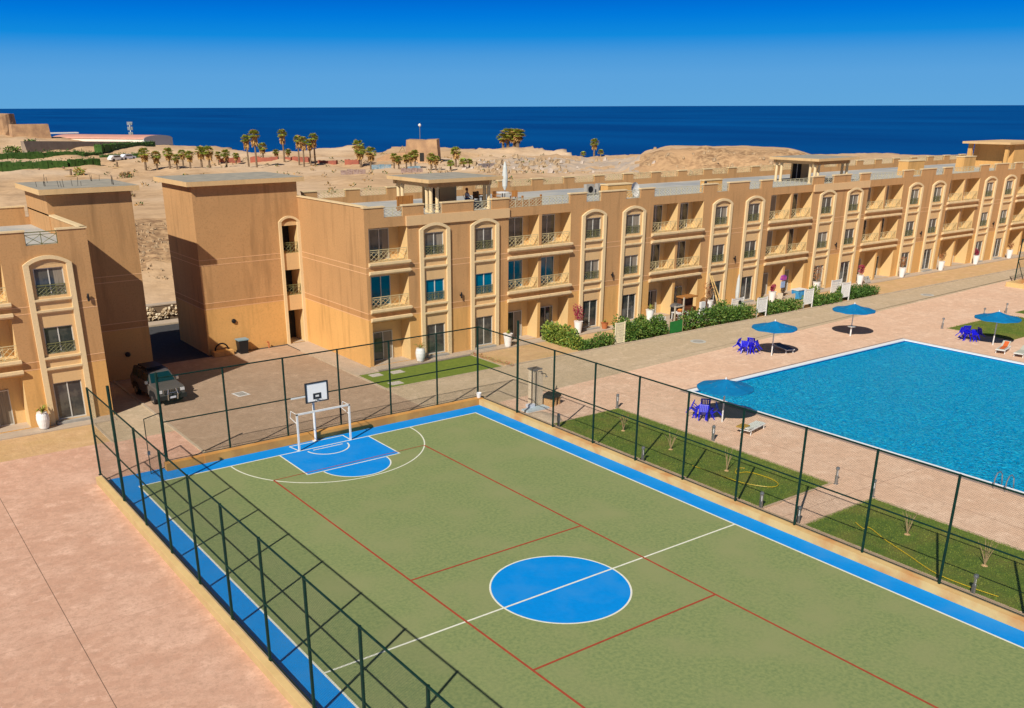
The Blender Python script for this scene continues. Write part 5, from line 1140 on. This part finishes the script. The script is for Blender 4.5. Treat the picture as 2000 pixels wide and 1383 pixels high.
# ------------------------------------------------------------------ seated person on the roof
def person(loc,rot):
    t=thing('person','person in a white top and blue trousers sitting in the roof pavilion','person',loc,rot)
    J=[(0,0,.5),(0,.02,.75),(0,.03,1.0),(0,.0,1.12),(0,-.02,1.28), (.17,.02,.98),(.24,-.08,.75),(.2,-.3,.68),(-.17,.02,.98),(-.24,-.08,.75),(-.2,-.3,.68),(.1,-.05,.48),(.12,-.45,.5),(.12,-.47,.08),(.12,-.6,.04),(-.1,-.05,.48),(-.12,-.45,.5),(-.12,-.47,.08),(-.12,-.6,.04)]
    Rr=[.15,.14,.15,.055,.10,.06,.045,.035,.06,.045,.035,.09,.075,.05,.04,.09,.075,.05,.04]
    Ed=[(0,1),(1,2),(2,3),(3,4),(2,5),(5,6),(6,7),(2,8),(8,9),(9,10),(0,11),(11,12),(12,13),(13,14),(0,15),(15,16),(16,17),(17,18)]
    def skin(name,js,es,rs,mat):
        me=bpy.data.meshes.new(name); me.from_pydata([J[k] for k in js],[(js.index(a),js.index(c)) for a,c in es],[]); me.materials.append(mat)
        o=bpy.data.objects.new(name,me); COL.objects.link(o); o.parent=t
        sk=o.modifiers.new('s','SKIN'); sv=me.skin_vertices[0].data
        for k,r_ in enumerate(rs): sv[k].radius=(r_,r_)
        sv[0].use_root=True
        o.modifiers.new('u','SUBSURF').levels=1; return o
    skin('body',list(range(19)),Ed,Rr,SKIN)
    skin('shirt',[0,1,2,5,6,8,9],[(0,1),(1,2),(2,5),(5,6),(2,8),(8,9)],[.165,.16,.165,.075,.06,.075,.06],WHITE)
    skin('trousers',[0,11,12,13,15,16,17],[(0,11),(11,12),(12,13),(0,15),(15,16),(16,17)],[.17,.11,.09,.065,.11,.09,.065],M('blue_cloth2',(0.04,0.16,0.42),rough=.8))
    b=MB(); b.lathe([(.02,1.42),(.09,1.38),(.115,1.3),(.11,1.22),(.06,1.18)],M('brown_hair',(0.20,0.06,0.03),rough=.8),(0,.025,0),12); b.build('hair',t)
person(rl(12.3,5.6),R(25))
t=thing('roof_chair','dark folding chair under the person in the roof pavilion','chair',rl(12.3,5.6),R(25)); b=MB(); b.box(-.23,.23,-.2,.22,.36,.40,BLACK); b.build('seat',t)
for s_ in (-1,1):
    b=MB(); b.tube((s_*.21,-.2,0),(s_*.21,.25,.9),.018,BLACK,5); b.tube((s_*.21,.25,0),(s_*.21,-.18,.4),.018,BLACK,5); b.build('leg_frame',t)

# ------------------------------------------------------------------ palms in the desert
def palm_root(kind,name='palm_tree'):
    t=bpy.data.objects.new(name,None); COL.objects.link(t)
    H=6.6 if kind=='tall' else (3.4 if kind=='mid' else 1.9)
    b=MB(); n=7; p0=Vector((0,0,-.3)); bend=rnd.uniform(-.25,.25)
    pts=[Vector((bend*(k/n)**2,bend*.6*(k/n)**2,-.3+(H+.3)*k/n)) for k in range(n+1)]
    r0_,r1_=(.24,.15) if kind=='tall' else (.26,.18)
    for k in range(n): b.tube(pts[k],pts[k+1],(r0_+(r1_-r0_)*k/n)*1.06,TRUNKM,8,(r0_+(r1_-r0_)*(k+1)/n)*.95)
    b.build('trunk',t); top=pts[-1]
    b=MB(); nf=54 if kind=='tall' else 40; FL=1.35 if kind!='low' else 1.2
    for i in range(nf):
        a=rnd.uniform(0,2*PI); el=rnd.uniform(-.55,1.25); d=Vector((math.cos(a)*math.cos(el),math.sin(a)*math.cos(el),math.sin(el))); side=d.cross(Vector((0,0,1))).normalized(); m=(PALMG,PALMG,LEAF2,SKIRT)[i%4]
        q=top+d*FL*.45; b.tube(top,q,.02,m,3)
        for f in range(9):   # fan of leaflets
            fa=(f-4)*.27; dd=(d*math.cos(fa)+side*math.sin(fa)).normalized(); e=q+dd*FL*rnd.uniform(.5,.68)+Vector((0,0,-.16)); s_=dd.cross(d.cross(side)).normalized()*.10
            b.poly([q,q+dd*FL*.3+s_,e,q+dd*FL*.3-s_],m)
    b.build('crown',t,fix=False)
    if kind!='low':
        b=MB(); sl=1.8 if kind=='tall' else 1.1
        for i in range(110):
            a=rnd.uniform(0,2*PI); u=rnd.random(); p=top+Vector((math.cos(a)*.25,math.sin(a)*.25,-u*sl)); d=Vector((math.cos(a)*(.95-.5*u),math.sin(a)*(.95-.5*u),-1)); b.leaf(p,d,rnd.uniform(.6,1.1),.3,SKIRT)
        b.build('skirt',t,fix=False)
    t['H']=H; return t
ORD=['first','second','third','fourth','fifth','sixth','seventh','eighth','ninth','tenth','eleventh','twelfth','thirteenth','fourteenth','fifteenth']
PROT={}
def palms(kind,lst,lab,group):
    for i,(x,y,h) in enumerate(lst):
        z=ground_z(x,y)-.05; key=(kind,i%2)
        if key not in PROT: PROT[key]=(palm_root(kind),True); o=PROT[key][0]
        else: o=dup(PROT[key][0],(0,0,0))
        sc=h/({'tall':7.5,'mid':4.2,'low':2.6}[kind]); o.location=(x,y,z); o.rotation_euler=(0,0,rnd.uniform(0,6)); wx=max(sc,.8)*(1.35 if 'skyline clump' in group or 'skyline palm clump' in group else 1); wx=wx*1.2 if 'clump' in group else wx; o.scale=(wx,wx,sc)
        tag(o,lab%ORD[i],'palm tree',group)
palms('tall',[(73.3,179.9,7.2),(74,176.8,8.2),(85.3,186.3,7.5),(86.3,180,6.8),(85.4,175.4,6.8),(88.5,178.2,6.0),(89.4,177.5,7.4)],'tall desert palm with hanging dry skirt, %s from the left','tall desert palms before the sea')
palms('mid',[(49.8,181.8,4.6),(52.4,182,4),(54.7,180.2,4.2),(55.4,177.4,3.1),(59,183.8,3.4),(58.4,177.3,3.6),(61.1,177.5,4.4),(62.5,176.4,4.6),(73.1,198.8,3.0),(67.7,179.4,3.8),(76.6,196,2.8)],'short palm of the crowded desert grove above the left tower, %s from the left','crowded desert grove palms')
palms('mid',[(83.9,196,4.1),(89.5,200.6,2.6),(90.9,196.4,2.5)],'small palm among the tall skirted palms, %s from the left','small palms among the tall ones')
palms('mid',[(100.8,176.7,5.2),(97.1,168.7,4.9),(95.1,160.1,4.8)],'medium palm in the open sand left of the ruined fort, %s from the left','palms left of the ruined fort')
palms('mid',[(99.3,156.7,3.2),(100.2,156.1,2.9),(103.6,158.3,2.9),(104.5,157.7,3.3),(105.3,157.1,3.7),(105.1,149.8,3.6),(105.9,149.1,3.2),(112.8,151.1,4.3)],'short palm standing before the ruined fort, %s from the left','palms before the ruined fort')
palms('low',[(107.5,145.4,2.2),(110,143.5,2.4),(112,144.3,1.9)],'low bushy palm right of the ruined fort, %s from the left','low palms right of the fort')
palms('mid',[(183.2,227.0,4.6),(184.9,226.6,5.9),(186.6,225.2,6.4),(185.2,221.5,5.6),(186.4,223.6,5.0)],'palm in the dense clump on the coastal skyline, %s from the left','skyline palm clump')
palms('mid',[(182.2,199.5,3.8),(174.5,171.6,4.6)],'lone palm on the skyline right of the dense clump, %s from the left','lone skyline palms')
palms('low',[(182.6,198.4,2.0),(171.4,172.4,1.9),(175.4,169.8,2.2)],'stubby palm at the skyline edge, %s from the left','stubby skyline palms')
bush((33.6,173.7,ground_z(33.6,173.7)),'spiky desert shrub beside a dead stump, nearest the left tower roof',1.2,1.5,[LEAF2,SKIRT,PALMG],160,.5,'desert_shrub')
bush((40.6,164.4,ground_z(40.6,164.4)),'low dark desert shrub right of the left tower roof',1.5,.9,[LEAFD,SKIRT,TRUNKM],160,.4,'desert_shrub')
for x,y,h,l_ in ((31.8,173.5,1.4,'dead trunk stump left of the spiky desert shrub'),(46.2,191.6,1.3,'dead trunk stump standing alone in the open sand'),(35.5,196,.7,'short stump in the sand below the long green hedge'),(31.0,200,.6,'lowest stump in the sand below the long green hedge')):
    t=thing('tree_stump',l_,'stump',(x,y,ground_z(x,y))); b=MB(); b.tube((0,0,-.1),(.1,0,h),.26,TRUNKM,8,.2); b.lathe([(1.3,-.02),(.5,.12),(.1,.16)],SANDM,n=14); b.build('stump_body',t)

# ------------------------------------------------------------------ distant hedges, ruins, shed, fort
def far_hedge(x0,y0,x1,y1,h,wd,label,m=(LEAF,LEAFD,LEAF)):
    L=math.hypot(x1-x0,y1-y0); z=ground_z((x0+x1)/2,(y0+y1)/2)-.1; t=thing('hedge',label,'hedge',((x0+x1)/2,(y0+y1)/2,z),math.atan2(y1-y0,x1-x0))
    b=MB(); n=int(L/1.2)+1
    for k in range(n):
        xa=-L/2+k*L/n; hh=h*rnd.uniform(.85,1.05); b.box(xa+.02,xa+L/n,-wd/2*rnd.uniform(.8,1),wd/2*.9,-1,hh*.88,m[0])
    leaf_cloud(b,[(-L/2+(k+.5)*L/n,0,h*.5,L/n*.75,wd*.62,h*.62) for k in range(n)],int(L*28),.4,list(m)); b.build('foliage',t,fix=False)
far_hedge(20,222.5,42,220.9,2.3,2.0,'long green hedge at the left edge, nearest the desert sand',(LEAFD,LEAF,LEAFD))
far_hedge(42.5,221,50.2,223,2.0,2.0,'dark clipped hedge continuing the long one to the right',(LEAFD,LEAFD,LEAF))
far_hedge(24,243,52,245,2.0,2,'dark hedge row behind the long green hedge',(LEAFD,LEAFD,LEAFD))
far_hedge(41.7,252.2,62,268,1.7,3.5,'dark green planting at the foot of the grey sloping wall',(LEAFD,LEAF,LEAFD))
far_hedge(62,268,84,287,1.3,3,'far dark hedge running towards the white shed',(LEAFD,LEAFD,LEAF))
far_hedge(57,247,69,248,1.0,2,'short dark hedge beside the sand bank right of the sloping wall',(LEAFD,LEAFD,LEAFD))
bush((45.2,274,ground_z(45.2,274)),'round green tree beside the grey sloping wall',3,3.2,[LEAF,LEAFD],420,.6,'garden_tree')
bush((38.0,268,ground_z(38,268)),'dark bushy tree left of the round green tree',3.2,3,[LEAFD,LEAF2],420,.6,'garden_tree')
bush((31.0,262,ground_z(31,262)),'spreading pale palm bush at the left picture edge',3.2,4,[LEAF2,PALMG,LEAF],420,.7,'garden_tree')
gw=thing('sloping_wall','long grey stone wall sloping down towards the white shed','wall',(58,275,5)); b=MB(); A=Vector((41.2,266,0))-Vector((58,275,0)); B_=Vector((80,296,0))-Vector((58,275,0)); GW=M('grey_wall',(0.36,0.29,0.22),(0.28,0.22,0.17),scale=.4,rough=.95)
nrm=Vector((B_.y-A.y,-(B_.x-A.x),0)).normalized(); i=len(b.v)
b.v+=[tuple(A+nrm*2+Vector((0,0,-4))),tuple(B_+nrm*1.0+Vector((0,0,-4))),tuple(B_+Vector((0,0,1.6))),tuple(A+Vector((0,0,3.4))),tuple(A-nrm*1+Vector((0,0,3.4))),tuple(B_-nrm*1+Vector((0,0,1.6))),tuple(A-nrm*1+Vector((0,0,-4))),tuple(B_-nrm*1+Vector((0,0,-4)))]
for q in ((0,1,2,3),(3,2,5,4),(4,5,7,6),(0,3,4,6),(1,7,5,2)): b.f.append(tuple(i+k for k in q)); b.m.append(b.mi(GW))
b.build('wall_body',gw)
def ruin(name,loc,label,fn):
    t=thing(name,label,'ruin',loc); b=MB(); fn(b); b.build('masonry',t,fix=True); return t
def rtower(b):
    n=22; lv=[(4.9,-3),(4.7,0),(4.5,2),(4.35,4),(4.2,6),(4.1,7.0)]
    for r_,z in lv:
        for k in range(n):
            a=2*PI*k/n; rr=r_*(1+.05*noise.noise(Vector((math.cos(a)*2,math.sin(a)*2,z)))); b.v.append((rr*math.cos(a),rr*math.sin(a),z+(.35*noise.noise(Vector((a*3,1,2))) if z>6.5 else 0)))
    for j in range(len(lv)-1):
        for k in range(n): b.f.append((j*n+k,j*n+(k+1)%n,(j+1)*n+(k+1)%n,(j+1)*n+k)); b.m.append(b.mi(RUIN))
    b.f.append(tuple((len(lv)-1)*n+k for k in range(n))); b.m.append(0)
    b.box(-4.3,4.3,-4.3,4.3,6.9,7.0,RUIN) if False else None
zr=8.3
ruin('ruin_tower',(47.8,331,zr),'round stone ruin tower at the left picture edge',rtower)
def rblock(b):
    A=[(-6.3,-3.2),(5.6,-3.8),(6.5,3),(-6,3.5)]
    n=4; 
    for z,s_ in ((-3,1.06),(0,1.0),(4.1,.95)):
        for x,y in A: b.v.append((x*s_,y*s_,z))
    for j in range(2):
        for k in range(n): b.f.append((j*n+k,j*n+(k+1)%n,(j+1)*n+(k+1)%n,(j+1)*n+k)); b.m.append(b.mi(RUIN))
    b.f.append((8,9,10,11)); b.m.append(0)
ruin('ruin_block',(54.0,320,zr-.3),'square stone ruin block right of the round ruin tower',rblock)
t=thing('canopy_roof','flat white canopy on the hill right of the ruin block','canopy',(68,349,7.2)); b=MB(); b.box(-6,8,-2,2,1.1,1.5,WHITE); b.build('roof',t)
for s_ in (-5,7): b=MB(); b.tube((s_,-1,-3),(s_,-1,1.1),.15,METAL,6); b.build('post',t)
sd_=thing('storage_shed','long white shed with pink roof and arched grey end wall below the mast','shed',(80,318,5.0),R(-58)); b=MB(); LW=M('shed_white',(0.78,0.74,0.66),rough=.8)
b.box(-20,20,-7,7,-3,2.3,LW); b.build('wall',sd_); b=MB()
arcp=[(-7.3,2.3)]+[(7.3*math.sin(R(a)),2.3+1.1*math.cos(R(a))) for a in range(-75,76,15)]+[(7.3,2.3)]
b.prism(arcp,'x',-20.4,20.2,M('pink_roof',(0.66,0.34,0.26),(0.58,0.30,0.24),scale=.3,rough=.8)); b.build('roof',sd_)
b=MB(); b.prism([(y*.985,z-.03) for y,z in arcp],'x',20.2,20.3,M('shed_end',(0.50,0.54,0.60),rough=.8)); b.prism([(-7.2,-3),(7.2,-3),(7.2,2.3),(-7.2,2.3)],'x',20.0,20.3,MATS['shed_end']); b.build('end_wall',sd_)
t=thing('antenna_mast','white antenna mast with two clusters of panels behind the shed','mast',(93,340,2)); b=MB(); b.tube((0,0,-2),(0,0,10.2),.28,WHITE,8,.18); b.build('pole',t)
for z,n_ in ((9.6,6),(7.9,6),(6.0,6)):
    for k in range(n_):
        a=2*PI*k/n_; b=MB(); rr=.75 if z>7 else .6; b.box(rr*math.cos(a)-.22,rr*math.cos(a)+.22,rr*math.sin(a)-.15,rr*math.sin(a)+.15,z-.6,z+.6,M('antenna_grey',(0.42,0.46,0.47),rough=.6)); b.tube((0,0,z),(rr*math.cos(a),rr*math.sin(a),z),.06,METAL,5); b.build('antenna_panel',t)
ft=thing('ruined_fort','square stone fort building with ruined top in the middle distance','fort',(121,178.5,ground_z(121,178.5)),R(-38)); b=MB(); b.prism([(-4.4,-1),(4.4,-1),(4.1,3.0),(3.9,5.3),(1,5.2),(.6,5.0),(-.6,5.15),(-3.9,5.25),(-4.1,2)],'y',-4,4,RUIN); b.build('masonry',ft)
b=MB(); b.box(-.5,.6,-4.05,-3.95,0,2.1,DARKIN); b.build('doorway',ft); b=MB(); b.prism([(-12,-1),(-4.4,-1),(-4.4,2.1),(-9,1.8),(-12,.6)],'y',-2,3,RUIN); b.build('side_wall',ft)
b=MB(); b.tube((-6.6,0,1.8),(-5.4,0,3.6),.12,DRY,4); b.tube((-4.6,0,1.8),(-5.4,0,3.6),.12,DRY,4); b.tube((-6.2,0,2.4),(-4.9,0,2.5),.1,DRY,4); b.build('timber_frame',ft)
t=thing('lamp_mast','slim mast with a round white lamp rising above the ruined fort','mast',(131,196,ground_z(131,196))); b=MB(); b.tube((0,0,-.5),(0,0,8.4),.1,METAL,6); b.build('pole',t); b=MB(); b.lathe([(.1,8.2),(.4,8.5),(.4,8.8),(.1,9.1)],WHITE,n=10); b.build('lamp_head',t)
for i,(x,y,w_,h,m,l_) in enumerate(((83.3,146.8,5.4,1.0,M('crate_brown',(0.22,0.14,0.12),(0.40,0.30,0.26),scale=2,rough=.9),'row of brown grey crates on the sand right of the orange tower'),(95,141.8,4.8,1.0,MATS['crate_brown'],'row of brown grey crates behind the roof pavilion'),(97,158.6,4.6,1.0,M('tarp_blue',(0.10,0.22,0.30),(0.35,0.40,0.42),scale=1.5,rough=.8),'pale blue covered heap left of the ruined fort'),(101.5,151.5,3.0,1.1,MATS['tarp_blue'],'teal covered crates before the ruined fort'),(118,146,3.8,1.0,M('tarp_dark',(0.14,0.12,0.13),(0.25,0.2,0.18),scale=1,rough=.9),'dark low shelter right of the low bushy palms'))):
    z=ground_z(x,y); t=thing('crate_row',l_,'crates',(x,y,z),-.5); k=max(2,int(w_/1.2))
    for j in range(k): b=MB(); b.box(-w_/2+j*w_/k+.04,-w_/2+(j+1)*w_/k-.04,-.5,.5,.0,h*rnd.uniform(.8,1.05),m); b.build('crate',t)
REDW=M('red_earth',(0.42,0.13,0.08),(0.30,0.10,0.07),scale=.6,rough=.95)
for i,(x0,y0,x1,y1,h) in enumerate(((74,201,79,199,1.1),(80.5,196,86,191.5,1.0),(87,190,91,184,.9),(92.5,182,95.5,178,.8),(96.5,175.5,99,173,1.1))):
    L=math.hypot(x1-x0,y1-y0); xm,ym=(x0+x1)/2,(y0+y1)/2; t=thing('red_wall','low red earth wall under the desert palms, %s from the left'%ORD[i],'wall',(xm,ym,ground_z(xm,ym)),math.atan2(y1-y0,x1-x0),'red earth walls')
    b=MB(); n=8; tp=[(-L/2+L*k/n,h*rnd.uniform(.7,1.1)) for k in range(n+1)]; b.prism([(-L/2,-1)]+[(L/2,-1)]+tp[::-1],'y',-.5,.5,REDW); b.build('wall_body',t)
for i,(x,y,l_) in enumerate(((55.5,226,'small white car parked in the desert beside the short dark hedge'),(59,227.5,'small grey white car parked right of the other distant car'))):
    t=thing('distant_car',l_,'car',(x,y,ground_z(x,y)),.4); b=MB(); b.prism([(-2.1,.3),(2.1,.3),(2.1,.85),(1.2,.95),(.7,1.4),(-1.3,1.42),(-1.9,.9),(-2.1,.85)],'y',-.8,.8,WHITE if i==0 else WHITEB); b.build('body',t)
    b=MB(); b.prism([(-1.1,.95),(1.0,.95),(.62,1.34),(-1.15,1.34)],'y',-.815,.815,GLASS); b.build('windows',t)
    for sx in (-1.3,1.3): b=MB(); b.tube((sx,-.84,.32),(sx,.84,.32),.32,BLACK,12); b.build('wheel_axle',t)
b=MB()   # loose rocks and rubble
for i in range(800):
    q=rnd.random()
    if q<.45: th=rnd.gauss(37.5,2.6); d=rnd.uniform(206,262); r_=.2+.9*rnd.random()**3
    elif q<.6: th=rnd.uniform(44,54); d=rnd.uniform(196,222); r_=rnd.uniform(.2,.6)
    else: th=rnd.uniform(14.5,19.5); d=rnd.uniform(102,128); r_=rnd.uniform(.08,.3)
    x=CX+d*math.sin(R(th)); y=CY+d*math.cos(R(th)); z=ground_z(x,y); k=len(b.v); n=6; m=b.mi(STONE if (i%4 or q>.45) else M('pale_rubble',(0.52,0.44,0.37),rough=.95))
    for j in range(n): a=2*PI*j/n; b.v.append((x+r_*rnd.uniform(.7,1.2)*math.cos(a),y+r_*rnd.uniform(.7,1.2)*math.sin(a),z-.2))
    for j in range(n): a=2*PI*j/n+.4; b.v.append((x+r_*rnd.uniform(.3,.8)*math.cos(a),y+r_*rnd.uniform(.3,.8)*math.sin(a),z+r_*rnd.uniform(.4,.9)))
    for j in range(n): b.f.append((k+j,k+(j+1)%n,k+n+(j+1)%n,k+n+j)); b.m.append(m)
    b.f.append(tuple(k+n+j for j in range(n))); b.m.append(m)
o=b.build('rubble',fix=False); o['kind']='stuff'; o['label']='loose rocks and grey rubble scattered over the desert slopes'

b=MB()   # sparse desert scrub
for i in range(150):
    th=rnd.uniform(14,40); d=rnd.uniform(150,300); x=CX+d*math.sin(R(th)); y=CY+d*math.cos(R(th)); z=ground_z(x,y); r_=rnd.uniform(.25,.9)
    leaf_cloud(b,[(x,y,z+r_*.3,r_,r_,r_*.45)],18,.4,[LEAFD,SKIRT,TRUNKM])
o=b.build('desert_scrub',fix=False); o['kind']='stuff'; o['label']='sparse low scrub dotted over the open sand'
